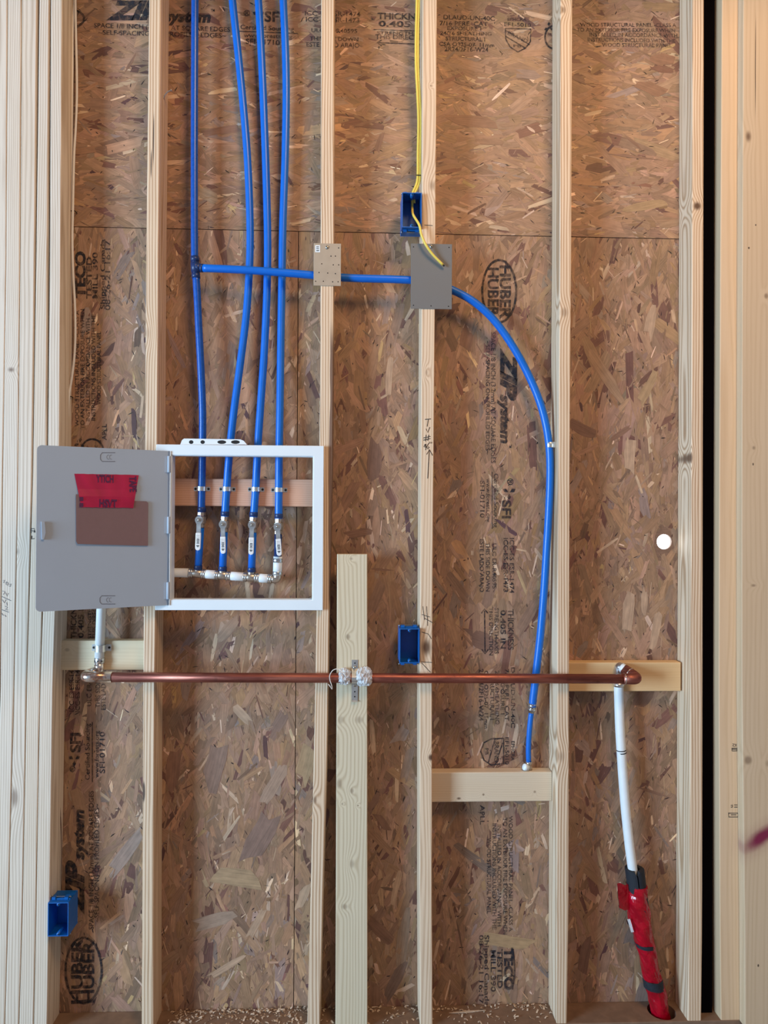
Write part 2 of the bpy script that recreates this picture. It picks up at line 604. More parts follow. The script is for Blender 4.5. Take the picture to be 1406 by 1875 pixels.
def osb_panel(label, x0, x1, z0, z1, mean_deg, spread, seed, density, specials=(), hole=None):
    r = random.Random(seed)
    base = MB().box((x0, OSB_Y, z0), (x1, OSB_Y + 0.011, z1))
    ob = mesh_obj('sheathing_panel', base, M['osb'], origin=((x0 + x1) / 2, OSB_Y, z0))
    tag(ob, label, 'wall panel', 'strand board sheathing panels')
    if hole:
        c, rad = hole
        cut(ob, MB().lathe((c.x, OSB_Y - .02, c.z), (c.x, OSB_Y + .05, c.z), [(0, rad), (0.07, rad)], 40, False))
    bm0 = ob.data
    V = [tuple(v.co) for v in bm0.vertices]
    Fc = [tuple(p.vertices) for p in bm0.polygons]
    cols = [s2l((126, 96, 78))] * len(V)
    grain = [(v[0], v[2], 0.0) for v in V]
    ox, oz = ob.location.x, ob.location.z

    def put(cx_, cz_, L, W, a, colr, depth, lens=False):
        ca, sa = math.cos(a), math.sin(a)
        pl = [(cx_ + p * ca - q * sa, cz_ + p * sa + q * ca) for p, q in flake_outline(L, W, r, lens)]
        if hole and math.hypot(cx_ - hole[0].x, cz_ - hole[0].z) < hole[1] + L * 0.55:
            dmin = min(math.hypot(p[0] - hole[0].x, p[1] - hole[0].z) for p in pl)
            # distance from the hole's centre to the flake's axis segment
            du = (hole[0].x - cx_) * ca + (hole[0].z - cz_) * sa
            dv = -(hole[0].x - cx_) * sa + (hole[0].z - cz_) * ca
            du = max(abs(du) - L / 2, 0)
            dv = max(abs(dv) - W / 2, 0)
            if math.hypot(du, dv) < hole[1] + 0.002 or dmin < hole[1] + 0.001: return
        pl = clip_poly(pl, (x0, z0), (x1, z1))
        if len(pl) < 3: return
        tx, tz = r.gauss(0, .0022), r.gauss(0, .0022)
        o = len(V)
        sd = r.random()
        for (px_, pz_) in pl:
            dx, dz = px_ - cx_, pz_ - cz_
            yy = -depth + max(-.0004, min(.0004, dx * tx + dz * tz))
            V.append((px_ - ox, yy, pz_ - oz))
            cols.append(colr)
            grain.append((dx * ca + dz * sa + sd * 3, -dx * sa + dz * ca + sd * 5, sd))
        Fc.append(tuple(range(o, o + len(pl)))[::-1])

    n = int((x1 - x0) * (z1 - z0) * density)
    for i in range(n):
        q = r.random()
        if q < .40: L, W, D = r.uniform(.06, .15), r.uniform(.011, .036), r.uniform(.0001, .0009)
        elif q < .72: L, W, D = r.uniform(.025, .08), r.uniform(.004, .015), r.uniform(.0001, .0010)
        else: L, W, D = r.uniform(.012, .05), r.uniform(.0012, .0035), r.uniform(.0004, .0010)
        a = math.radians(mean_deg + r.gauss(0, spread))
        t = r.random()
        key = 'b' if t < .80 else 'l' if t < .90 else 'd' if t < .95 else 'y' if t < .965 else 'p' if t < .972 else 'g'
        if W > .016 and key in 'lpy': key = 'b'
        k = math.exp(r.gauss(0, .14 if W > .01 else .25))
        c = [min(.9, v * k) for v in s2l(PAL[key])]
        c[0] *= 1 + r.gauss(0, .03)
        c[2] *= 1 + r.gauss(0, .07)
        put(r.uniform(x0, x1), r.uniform(z0, z1), L, W, a, tuple(c), D)
    for i in range(int((x1 - x0) * (z1 - z0) * 330)):          # bark slivers and small voids between flakes
        a = math.radians(mean_deg + r.gauss(0, spread * 1.6))
        c = tuple(v * r.uniform(.7, 1.6) for v in s2l(PAL['k']))
        put(r.uniform(x0, x1), r.uniform(z0, z1), r.uniform(.004, .022), r.uniform(.0012, .0042), a, c, r.uniform(.0009, .00105), True)
    for (px_, py_, lp, wp, deg, colr) in specials:
        p = P(px_, py_, OSB_Y)
        if not (x0 < p.x < x1 and z0 < p.z < z1): continue
        lin = tuple(a * .55 + b * .45 for a, b in zip(s2l(PAL[colr]) if isinstance(colr, str) else tuple(v * .80 for v in s2l(colr)), s2l(PAL['b'])))
        put(p.x, p.z, px2m(lp, OSB_Y), px2m(wp, OSB_Y), math.radians(deg), lin, r.uniform(.00108, .00125), wp < 9)
    me = bpy.data.meshes.new('sheathing_panel')
    me.from_pydata(V, [], Fc)
    a = me.attributes.new('col', 'FLOAT_COLOR', 'POINT')
    a.data.foreach_set('color', np.c_[np.array(cols, np.float32), np.ones(len(V), np.float32)].ravel())
    a = me.attributes.new('grain', 'FLOAT_VECTOR', 'POINT')
    a.data.foreach_set('vector', np.array(grain, np.float32).ravel())
    me.materials.append(M['osb'])
    me.update()
    ob.data = me
    return ob


SPECIAL = [
    (1097, 107, 58, 13, -28, 'd'), (1212, 110, 27, 25, -12, (140, 92, 70)), (1192, 162, 48, 24, -20, (140, 94, 72)), (1164, 288, 108, 7, -5, 'd'),
    (1160, 262, 48, 6, -40, 'd'), (1181, 377, 76, 16, 12, 'y'), (1060, 145, 28, 12, -20, 'p'), (678, 224, 70, 8, 15, 'd'), (695, 261, 36, 11, 75, 'd'),
    (743, 166, 36, 12, -4, 'd'), (863, 222, 78, 24, -3, (142, 98, 78)), (852, 155, 52, 7, -15, 'd'), (740, 201, 20, 5, 2, 'k'), (406, 239, 68, 15, 10, (130, 90, 78)),
    (239, 115, 42, 7, 60, 'd'), (229, 213, 25, 22, -10, (140, 100, 86)), (252, 618, 36, 13, 85, 'k'), (685, 840, 70, 28, 88, 'p'), (712, 690, 66, 13, 86, 'l'),
    (682, 665, 62, 20, 75, (180, 140, 110)), (655, 976, 46, 16, 10, 'd'), (722, 1155, 42, 13, 70, 'l'), (700, 1043, 46, 6, -5, 'd'), (880, 1172, 52, 32, -20, 'p'),
    (394, 1400, 74, 36, 75, (128, 106, 100)), (432, 1606, 76, 36, -8, (196, 168, 128)), (232, 1560, 92, 26, 55, (168, 152, 146)), (318, 1405, 70, 26, 85, 'd'),
    (389, 1686, 72, 28, 15, (180, 158, 140)), (440, 1687, 52, 15, -50, (120, 94, 78)), (723, 1797, 72, 22, 62, (98, 88, 92)), (738, 1720, 100, 22, 84, (158, 138, 122)),
    (695, 1703, 58, 20, -45, 'd'), (842, 1717, 66, 5, -78, 'k'), (555, 1642, 50, 18, 70, 'l'), (920, 1722, 112, 24, -8, (188, 156, 112)), (1196, 1451, 72, 8, -18, 'd'),
    (1112, 1314, 13, 10, 70, 'k'), (1178, 1276, 40, 34, 60, 'd'), (1066, 786, 48, 22, -25, 'p'), (1138, 792, 42, 11, 35, 'd'), (1153, 833, 62, 22, 88, 'l'),
    (1070, 970, 26, 12, 75, 'k'), (990, 590, 30, 6, -40, 'k'), (1110, 690, 100, 22, -55, (176, 142, 112)), (1190, 590, 55, 20, 80, 'l'), (1185, 712, 60, 18, 60, (190, 158, 116)),
    (1150, 1120, 70, 22, 85, 'l'), (1200, 1155, 60, 16, 80, 'l'), (1180, 1100, 46, 14, 86, 'l'), (708, 520, 40, 14, -55, 'l'), (805, 585, 12, 8, 20, 'k'),
    (470, 1690, 60, 14, 62, 'l'), (415, 1770, 70, 12, 30, 'l'), (735, 1345, 34, 24, 60, (176, 160, 156)), (500, 1440, 70, 24, 60, (182, 156, 138)), (478, 1530, 90, 44, 62, (128, 106, 104)),
    (560, 1400, 60, 32, 75, (190, 160, 120)), (725, 1625, 60, 12, 76, 'l'), (715, 1628, 40, 7, -12, 'k'), (700, 1505, 36, 14, -55, 'd'), (1165, 1520, 70, 26, 70, (150, 122, 100)),
    (445, 1310, 40, 18, -45, 'l'), (420, 1150, 50, 20, 50, (176, 146, 124)), (1070, 1750, 60, 20, 80, 'p'), (1130, 1700, 80, 12, 65, (150, 126, 100)), (1175, 1820, 60, 26, 80, (128, 118, 116)),
    (905, 690, 60, 20, 70, (165, 128, 100)), (960, 700, 80, 14, 50, 'd'), (1000, 880, 50, 12, 40, 'd'), (965, 1130, 70, 22, 60, (140, 112, 96)), (855, 620, 40, 26, 80, 'd'),
    (690, 1090, 60, 22, 70, (150, 120, 104)), (640, 905, 60, 20, 65, (150, 110, 92)), (745, 1400, 60, 18, 75, (160, 136, 122)), (432, 200, 60, 10, -5, (150, 108, 90)),
]
zs = (P(135, 413, OSB_Y).z + P(1240, 440, OSB_Y).z) / 2          # the horizontal joint
xs0, xs1 = P(547, 440, OSB_Y).x, P(537, 1845, OSB_Y).x
xs = (xs0 + xs1) / 2
x_end = P(1290, 900, OSB_Y).x
g2 = 0.0011
hole_c = P(1216, 992, OSB_Y)
up_panel = osb_panel('strand board panel above the horizontal joint, flakes running sideways', XL, x_end, zs + g2, Z_TOP, 0, 24, 11, 5000, SPECIAL)
lf_panel = osb_panel('strand board panel behind the white access box, below the joint', XL, xs - g2, 0.0, zs - g2, 84, 27, 12, 4800, SPECIAL)
rt_panel = osb_panel('strand board panel with a round bright hole, behind the curved blue pipe', xs + g2, x_end, 0.0, zs - g2, 86, 26, 13, 4800, SPECIAL, (hole_c, px2m(14, OSB_Y)))

structure('wall_back', MB().box((xs - .03, OSB_Y + .0112, 0), (xs + .03, OSB_Y + .0132, zs + .03)).box((XL, OSB_Y + .0112, zs - .03), (x_end, OSB_Y + .0132, zs + .03)), M['dark_void'])

# ------------------------------------------------------------------ printing on the sheathing
PRINT_Y = OSB_Y - 0.0016
_cv = bpy.data.curves.new('glyphs', 'FONT')
_to = bpy.data.objects.new('glyphs', _cv)
COL.objects.link(_to)


def glyphs(s, bold=0.0, shear=0.0):
    _cv.body = s
    _cv.size = 1.0
    _cv.offset = bold
    _cv.shear = shear
    _cv.resolution_u = 3
    bpy.context.view_layer.update()
    dg = bpy.context.evaluated_depsgraph_get()
    ev = _to.evaluated_get(dg)
    me = ev.to_mesh()
    v = [(p.co.x, p.co.y) for p in me.vertices]
    f = [tuple(p.vertices) for p in me.polygons]
    ev.to_mesh_clear()
    return v, f


_hv, _ = glyphs('H')
CAP = max(p[1] for p in _hv)


class Stamp:
    def __init__(s, parent, mat='print', name='printed_lettering', y=PRINT_Y):
        s.mb, s.parent, s.mat, s.name, s.y = MB(), parent, mat, name, y
        s.k = 0
    def line(s, txt, a, b, h, bold=0.016, shear=0.0):
        v, f = glyphs(txt, bold, shear)
        s.k += 1
        yy = s.y - 0.00004 * (s.k % 6)
        A, B = P(*a, yy), P(*b, yy)
        L = (B - A).length
        e1 = (B - A) / L
        e2 = Vector((-e1.z, 0, e1.x))
        xa, xb = min(p[0] for p in v), max(p[0] for p in v)
        hh = px2m(h, yy)
        s.mb.add([A + e1 * ((p[0] - xa) / (xb - xa) * L) + e2 * ((p[1] / CAP - 0.5) * hh) for p in v], f)
        return s
    def stroke(s, pts, w):
        s.k += 1
        yy = s.y - 0.00004 * (s.k % 6)
        s.mb.ribbon([P(*p, yy) for p in pts], px2m(w, yy))
        return s
    def fill(s, pts):
        s.k += 1
        yy = s.y - 0.00004 * (s.k % 6)
        s.mb.add([P(*p, yy) for p in pts], [tuple(range(len(pts)))])
        return s
    def oval(s, cx_, cy_, rx, ry, w, a0=0, a1=360):
        n = 48
        s.stroke([(cx_ + rx * math.cos(math.radians(a0 + (a1 - a0) * i / n)), cy_ + ry * math.sin(math.radians(a0 + (a1 - a0) * i / n))) for i in range(n + 1)], w)
        return s
    def done(s):
        return mesh_obj(s.name, s.mb, M[s.mat], s.parent)


def leaf(st, x, y, r, rot=0):
    for k in range(3):
        a = math.radians(rot + 120 * k)
        c, d = math.cos(a), math.sin(a)
        st.fill([(x + c * r * .15, y + d * r * .15), (x + (c - d * .45) * r * .7, y + (d + c * .45) * r * .7), (x + c * r * 1.1, y + d * r * 1.1), (x + (c + d * .45) * r * .7, y + (d - c * .45) * r * .7)])


# upper panel, read level
Stamp(up_panel).oval(104, 34, 50, 22, 4).line('HUBER', (66, 34), (142, 34), 24, .03).done()
st = Stamp(up_panel)
st.line('ZIP', (193, 19), (300, 19), 31, .06, .35).line('system', (300, 29), (386, 31), 19, .05, .2).line('TM', (386, 19), (393, 19), 5)
st.done()
Stamp(up_panel).line('SPACE 1/8 INCH (3.2mm) AT SQUARE EDGES', (172, 46), (421, 54), 8).line('~SELF-SPACING ON PROFILED EDGES~', (180, 59), (414, 65), 8).done()
st = Stamp(up_panel).line('®', (446, 24), (458, 24), 10).line('SFI', (484, 30), (517, 31), 18, .03)
leaf(st, 473, 28, 11, 90)
st.line('Certified Sourcing', (440, 49), (538, 53), 8).stroke([(438, 57), (545, 61)], 1.6).line('www.forests.org', (446, 64), (535, 67), 7).line('SFI-01710', (450, 75), (512, 78), 9).done()
Stamp(up_panel).line('ICC-ES ESR-1474', (558, 24), (660, 26), 8).line('ICC-ES ESR-1473', (560, 35), (658, 37), 8, .02).line('ULC ER-R40595', (570, 55), (654, 57), 7).line(
    'THIS SIDE DOWN', (567, 70), (656, 72), 7).line('ESTE LADO ABAJO', (561, 81), (658, 83), 8).done()
Stamp(up_panel).line('THICKNESS', (691, 29), (788, 31), 11, .03).line('0.405 IN', (693, 43), (786, 45), 10, .03).stroke([(684, 54), (790, 57)], 1.4).line(
    'STRENGTH-AXIS', (690, 60), (789, 62), 6).line('THIS DIRECTION', (687, 67), (790, 69), 8).stroke([(692, 78), (790, 82)], 2).stroke([(699, 73), (690, 78), (699, 84)], 2).done()
Stamp(up_panel).line('DLAUD-UN-40C', (812, 31), (906, 34), 8).line('7/16 PERF  CAT', (805, 42), (893, 44), 8).line('EXPOSURE 1', (819, 51), (881, 53), 7).line(
    '24/16 SHEATHING', (806, 60), (900, 62), 6).line('STRUCTURAL I', (816, 70), (888, 72), 7).line('CSA O325-07  11mm', (804, 80), (905, 83), 7).line('2R24/2F16-W24', (814, 89), (894, 91), 8).done()
st = Stamp(up_panel).line('EPHCRA', (929, 35), (964, 36), 6).line('EF1-5010', (923, 44), (972, 46), 7).stroke([(925, 52), (972, 53), (971, 76), (962, 88), (948, 95), (934, 86), (926, 72), (925, 52)], 2.4)
st.stroke([(925, 55), (970, 82)], 2).stroke([(925, 66), (962, 88)], 2).line('BRAND', (930, 60), (966, 76), 7).line('PB', (940, 84), (954, 84), 5).done()
st = Stamp(up_panel).oval(1014, 68, 16, 21, 3.4, 100, 260)
leaf(st, 1005, 50, 9, 30)
st.line('INC', (1002, 64), (1010, 64), 5).done()
Stamp(up_panel).line('WOOD STRUCTURAL PANEL -CLASS A', (1062, 45), (1238, 46), 7).line('TO AN EXTERIOR FIRE EXPOSURE WHEN', (1056, 54), (1236, 56), 7).line(
    'INSTALLED IN ACCORDANCE WITH', (1079, 63), (1240, 65), 7).line('INSTRUCTIONS INCLUDED WITH THE', (1076, 72), (1236, 75), 7).line('WOOD STRUCTURAL PANEL', (1102, 82), (1230, 83), 7).done()


def side_prints(pn, col, y_at, up):
    """the same mill marks on a sheet stood on end; col/y_at give where each stamp sits, up = read upwards"""
    def L(st, txt, x, ya, yb, h, bold=0.016, sh=0.0):
        a, b = ((x, yb), (x, ya)) if up else ((x, ya), (x, yb))
        return st.line(txt, a, b, h, bold, sh)
    for group_ in col:
        st = Stamp(pn)
        for it in group_:
            if it[0] == 'oval': st.oval(*it[1:])
            elif it[0] == 'stroke': st.stroke(*it[1:])
            elif it[0] == 'leaf': leaf(st, *it[1:])
            else: L(st, *it)
        st.done()


W5 = ['WOOD STRUCTURAL PANEL -CLASS A', 'TO AN EXTERIOR FIRE EXPOSURE WHEN', 'INSTALLED IN ACCORDANCE WITH', 'INSTRUCTIONS INCLUDED WITH THE', 'WOOD STRUCTURAL PANEL']
side_prints(lf_panel, [
    [('TECO', 147, 460, 546, 17, .05), ('TESTED', 163, 470, 547, 9, .03), ('MILL 390', 174, 462, 546, 9, .02)],
    [('Shipped Canada', 188, 438, 566, 8, .02), ('08-26-21 16:17', 197, 440, 568, 9, .015)],
    [(W5[0], 141, 568, 781, 7), (W5[1], 151, 566, 786, 7), (W5[2], 161, 583, 771, 7), (W5[3], 171, 576, 770, 7), (W5[4], 181, 607, 741, 7)],
    [('APLL', 191, 776, 806, 8)],
    [('oval', 169, 825, 20, 21, 3.4, 180, 350), ('leaf', 146, 812, 10, 40), ('INC', 176, 815, 826, 5)],
    [('THICKNESS', 135, 1092, 1170, 10, .03), ('0.405 IN', 148, 1100, 1168, 9, .03), ('STRENGTH-AXIS', 164, 1085, 1170, 6), ('THIS DIRECTION', 173, 1085, 1170, 8)],
    [('ICC-ES ESR-1474', 131, 1215, 1303, 8, .02), ('ICC-ES ESR-1473', 142, 1215, 1304, 8, .02), ('ULC ER-R40595', 163, 1210, 1293, 8), ('THIS SIDE DOWN', 179, 1205, 1296, 8), ('ESTE LADO ABAJO', 189, 1205, 1300, 8)],
    [('SFI', 138, 1342, 1378, 17, .04), ('leaf', 136, 1391, 11, 90), ('®', 133, 1402, 1414, 9), ('Certified Sourcing', 160, 1325, 1428, 8), ('stroke', [(169, 1322), (169, 1432)], 1.6),
     ('www.forests.org', 177, 1338, 1424, 7), ('SFI-01710', 187, 1340, 1416, 9)],
    [('ZIP', 137, 1575, 1676, 29, .06, .35), ('system', 144, 1482, 1575, 18, .05, .2), ('TM', 134, 1475, 1482, 5)],
    [('SPACE 1/8 INCH (3.2mm) AT SQUARE EDGES', 167, 1448, 1702, 8), ('~SELF-SPACING ON PROFILED EDGES~', 177, 1472, 1688, 8)],
    [('oval', 153, 1777, 33, 60, 4.2), ('HUBER', 162, 1722, 1836, 19, .03), ('HUBER', 141, 1718, 1838, 19, .035)],
], None, True)
side_prints(rt_panel, [
    [('oval', 914, 533, 31, 57, 4.2), ('HUBER', 925, 486, 584, 19, .035), ('HUBER', 903, 490, 580, 19, .03)],
    [('ZIP', 931, 636, 734, 27, .06, .35), ('system', 925, 722, 812, 17, .05, .2), ('TM', 934, 814, 820, 5)],
    [('SPACE 1/8 INCH (3.2mm) AT SQUARE EDGES', 903, 608, 848, 8), ('~SELF-SPACING ON PROFILED EDGES~', 893, 624, 832, 7)],
    [('®', 934, 876, 888, 11), ('leaf', 932, 902, 12, 90), ('SFI', 927, 916, 949, 16, .03), ('Certified Sourcing', 908, 867, 966, 8), ('stroke', [(901, 864), (901, 968)], 1.6),
     ('www.forests.org', 894, 876, 956, 7, .02), ('SFI-01710', 883, 880, 948, 8)],
    [('ICC-ES ESR-1474', 937, 985, 1086, 8), ('ICC-ES ESR-1473', 926, 985, 1084, 8, .025), ('ULC ER-R40595', 905, 995, 1078, 7), ('THIS SIDE DOWN', 893, 993, 1083, 7, .015), ('ESTE LADO ABAJO', 882, 987, 1084, 7)],
    [('THICKNESS', 935, 1115, 1190, 10, .03), ('0.405 IN', 921, 1117, 1188, 9, .03), ('STRENGTH-AXIS', 909, 1113, 1197, 7), ('THIS DIRECTION', 899, 1112, 1200, 7), ('stroke', [(887, 1118), (888, 1194)], 2.4),
     ('stroke', [(881, 1123), (887, 1115), (893, 1123)], 2.4), ('stroke', [(882, 1189), (888, 1197), (894, 1189)], 2.4)],
    [('DLAUD-UN-40C', 939, 1222, 1333, 7), ('7/16 PERF  CAT', 928, 1225, 1320, 7), ('EXPOSURE 1', 920, 1240, 1308, 7, .02), ('24/16 SHEATHING', 910, 1228, 1326, 7), ('STRUCTURAL I', 901, 1235, 1318, 7),
     ('CSA O325-07  11mm', 890, 1228, 1334, 7), ('2R24/2F16-W24', 881, 1225, 1320, 8)],
    [('EPHCRA', 939, 1357, 1393, 6), ('EF1-5010', 928, 1350, 1400, 7), ('stroke', [(922, 1352), (922, 1398), (899, 1401), (886, 1392), (880, 1376), (886, 1360), (899, 1353), (922, 1352)], 2.4),
     ('stroke', [(906, 1353), (894, 1396)], 2), ('stroke', [(920, 1360), (907, 1400)], 2), ('BRAND', 909, 1358, 1396, 8), ('PB', 891, 1370, 1382, 6)],
    [('APLL', 883, 1474, 1510, 8)],
    [(W5[0], 935, 1494, 1706, 7), (W5[1], 925, 1497, 1711, 7, .02), (W5[2], 914, 1510, 1696, 7), (W5[3], 905, 1508, 1702, 7), (W5[4], 895, 1534, 1673, 7)],
    [('TECO', 931, 1735, 1813, 15, .05), ('TESTED', 915, 1738, 1810, 9, .03), ('MILL 390', 903, 1740, 1816, 9, .02), ('stroke', [(939, 1738), (942, 1765), (942, 1785), (938, 1812)], 3)],
    [('Shipped Canada', 891, 1712, 1842, 8, .02), ('08-26-21 16:17', 881, 1712, 1838, 8)],
], None, False)

# ------------------------------------------------------------------ lumber
def interp(path, py, k):
    if py <= path[0][0]: a, b = path[0], path[1]
    elif py >= path[-1][0]: a, b = path[-2], path[-1]
    else:
        for a, b in zip(path, path[1:]):
            if a[0] <= py <= b[0]: break
    t = (py - a[0]) / (b[0] - a[0])
    return a[k] + (b[k] - a[k]) * t


def round_rect(hx, hy, r=0.0028, n=3):
    pts = []
    for cx_, cy_, a0 in ((hx - r, hy - r, 0), (-hx + r, hy - r, 90), (-hx + r, -hy + r, 180), (hx - r, -hy + r, 270)):
        for i in range(n + 1):
            a = math.radians(a0 + 90 * i / n)
            pts.append((cx_ + r * math.cos(a), cy_ + r * math.sin(a)))
    return pts


def upright(name, label, cat, path, y0, y1, seed, zb=Z_PLATE, zt=Z_TOP - 0.04, group=None, knots=(), splits=(), width=None, **wk):
    """a board on end; path gives (row, left, right) of its front face; returns the object"""
    depth = y1 - y0
    nz = max(2, int((zt - zb) / 0.12))
    secs = []
    for i in range(nz + 1):
        z = zb + (zt - zb) * i / nz
        _, py = project((P((path[0][1] + path[0][2]) / 2, 900, y0).x, y0, z))
        xl, xr = P(interp(path, py, 1), py, y0).x, P(interp(path, py, 2), py, y0).x
        if width: xr = xl + width
        secs.append((z, (xl + xr) / 2, (xr - xl) / 2))
    ori = Vector((secs[0][1], (y0 + y1) / 2, zb))
    xm = secs[len(secs) // 2][1] - secs[0][1]
    v, f = [], []
    k = None
    for (z, cx_, hw) in secs:
        pr = round_rect(hw, depth / 2)
        k = len(pr)
        v += [Vector((cx_ + p, ori.y + q, z)) for p, q in pr]
    for j in range(nz):
        f += [(j * k + i, j * k + (i + 1) % k, (j + 1) * k + (i + 1) % k, (j + 1) * k + i) for i in range(k)]
    f.append(tuple(range(k - 1, -1, -1)))
    f.append(tuple(nz * k + i for i in range(k)))
    mb = MB().add(v, f)

    def loc(px_, py_):
        p = P(px_, py_, y0)
        return p.x - ori.x, p.z - ori.z
    kn = [(*loc(a, b), px2m(c), px2m(d), e) for (a, b, c, d, e) in knots]
    spl = [(*loc(a, b), px2m(c), px2m(d)) for (a, b, c, d) in splits]
    if 'paint_px' in wk:
        a, b, ang, ln, wd, c = wk.pop('paint_px')
        wk['paint'] = (*loc(a, b), ang, px2m(ln), px2m(wd), c)
    if 'wane_px' in wk:
        frac, ya, yb = wk.pop('wane_px')
        wk['wane'] = (loc(frac, (ya + yb) / 2)[0], loc(0, yb)[1], loc(0, ya)[1])
    mt = wood(name + '_wood', seed, knots=kn, splits=spl, **wk)
    o = mesh_obj(name, mb, mt, origin=ori)
    tag(o, label, cat, group)
    o['front'] = y0
    del o['front']
    return o


SG = 'upright framing studs'
PALE = dict(lite=(0.74, 0.63, 0.52), late=(0.40, 0.28, 0.185))
b2 = upright('wall_stud', 'pale unmarked stud just outside the knotty pencilled one in the corner stack', 'stud', [(0, -13, 13), (480, -15, 11), (880, -22, 4), (1260, -26, -1), (1680, -38, -12), (1875, -44, -17)], 0, .089, 21, group=SG, contrast=.5, **PALE)
b3 = upright('wall_stud', 'corner stack stud with a ragged dark knot up high and pencilled figures below', 'stud', [(0, 14, 39), (480, 11, 36), (880, 5, 32.5), (1260, 1, 25), (1680, -12, 14), (1875, -16, 8)], 0, .089, 22, group=SG,
             knots=[(20, 677, 9, 7, .8)], contrast=.5, **PALE)
b4 = upright('wall_stud', 'corner stack stud with a half-round knot fanning its grain beside the grey door', 'stud', [(0, 40, 67), (480, 37, 63), (880, 33, 58), (1260, 26, 48), (1680, 15, 40), (1875, 9, 34)], 0, .089, 23, group=SG,
             knots=[(30, 1010, 7, 9, .5), (26, 1460, 9, 20, .6)], contrast=.55, **PALE)
b5 = upright('wall_stud', 'corner stack stud with two inked letters and dark gaps beside its top', 'stud', [(0, 72, 90), (480, 66, 86), (880, 60, 84), (1260, 49, 72.5), (1680, 41, 65), (1875, 35, 61)], 0, .089, 24, group=SG, contrast=.6, **PALE)
b6 = upright('wall_stud', 'innermost stud of the corner stack, carrying a blue box near the floor', 'stud', [(0, 93, 114), (480, 91, 111), (880, 87, 108), (1260, 73.5, 97), (1680, 66, 90), (1875, 62, 86)], 0, .089, 25, group=SG, contrast=.6, **PALE)
b1 = upright('wall_stud', 'stud at the far end of the corner stack, only its rim showing', 'stud', [(0, -42, -14), (1875, -74, -45)], 0, .089, 20, group=SG, contrast=.5, **PALE)
s1 = upright('wall_stud', 'stud with a long vertical split, behind the hinge side of the white access box', 'stud', [(0, 273, 295), (480, 267, 290), (880, 265, 288), (1260, 262, 283), (1680, 260, 281), (1875, 259, 281)], 0, .089, 26, group=SG,
             splits=[(281, 255, 1.4, 55), (277, 300, 1.2, 30), (263, 1450, 3, 22)], knots=[(270, 610, 6, 14, .25)], ring=.0078, pith=(.048, -.01))
s2 = upright('wall_stud', 'bowed stud with a bark-edged corner, beside the latch side of the white access box', 'stud', [(0, 588, 612), (440, 587, 611), (700, 586, 609.5), (880, 584, 608), (1110, 579.5, 602.5), (1280, 577, 600.5), (1450, 573, 597), (1680, 567.5, 590), (1860, 563, 586)], 0, .089, 27,
             group=SG, ring=.0066, pith=(-.045, .0), wane_px=(602, 570, 1120), knots=[(576, 1465, 5, 9, .6)])
s3 = upright('wall_stud', 'stud with handwritten letters, number and arrow, behind the dark grey plate', 'stud', [(0, 774, 800), (480, 772, 797), (880, 770, 793.5), (1260, 768, 791), (1680, 768, 791), (1875, 769, 792)], 0, .089, 28, group=SG,
             knots=[(791, 340, 8, 14, .5), (789, 157, 2, 2, .7), (780, 1185, 11, 18, .95), (789, 1387, 6, 7, 1), (781, 682, 3, 7, .4)], contrast=.5)
s4 = upright('wall_stud', 'stud that the curved blue pipe is clipped to', 'stud', [(0, 1026, 1048), (480, 1025, 1046), (880, 1022, 1043), (1260, 1020, 1042), (1680, 1019, 1041), (1875, 1019, 1038)], 0, .089, 29, group=SG,
             knots=[(1032, 18, 5, 7, .55), (1033, 572, 8, 10, .4), (1028, 1385, 9, 14, .35)], ring=.0078, pith=(.05, -.02))
s5 = upright('wall_stud', 'knotty stud beside the black gap, lit by the round hole', 'stud', [(0, 1268, 1289), (480, 1267, 1288), (880, 1265.5, 1287), (1260, 1264, 1286.5), (1680, 1262, 1286), (1875, 1259, 1284)], 0, .089, 30, group=SG,
             knots=[(1277, 377, 9, 9, 1), (1264, 838, 4, 10, .9), (1252, 1010, 4, 10, .7)], splits=[(1252, 186, 3, 11), (1246, 343, 3, 9), (1246, 766, 3, 9), (1254, 1445, 3, 9)])
s6 = upright('wall_stud', 'stud on the far side of the black gap, half covered by a wide board', 'stud', [(0, 1322, 1365), (480, 1319, 1362), (880, 1317, 1360), (1260, 1316, 1360), (1680, 1318, 1362), (1875, 1320, 1364)], 0, .089, 31, group=SG, contrast=.4,
             lite=(0.70, 0.50, 0.32), late=(0.56, 0.37, 0.21), width=.066)
wb = upright('wide_board', 'wide pale board with knots and a slanting red paint mark', 'board', [(0, 1361, 1460), (480, 1359, 1458), (880, 1358, 1456), (1260, 1358, 1456), (1680, 1363, 1460), (1875, 1364, 1462)], -.032, -.001, 32, ring=.011, contrast=.4,
             lite=(0.64, 0.48, 0.32), late=(0.50, 0.35, 0.21), knots=[(1370, 250, 7, 14, .85), (1380, 820, 5, 6, .6), (1403, 542, 5, 6, .6), (1370, 1392, 8, 9, .6), (1380, 1072, 7, 4, .6), (1406, 1398, 6, 8, .4)],
             splits=[(1383, 120, 1.0, 110), (1371, 454, 2, 2.5), (1379, 850, 1.5, 3), (1384, 412, 1.5, 2), (1388, 1768, 2, 3)], paint_px=(1396, 1532, .62, 36, 12, (0.20, 0.012, 0.05)))
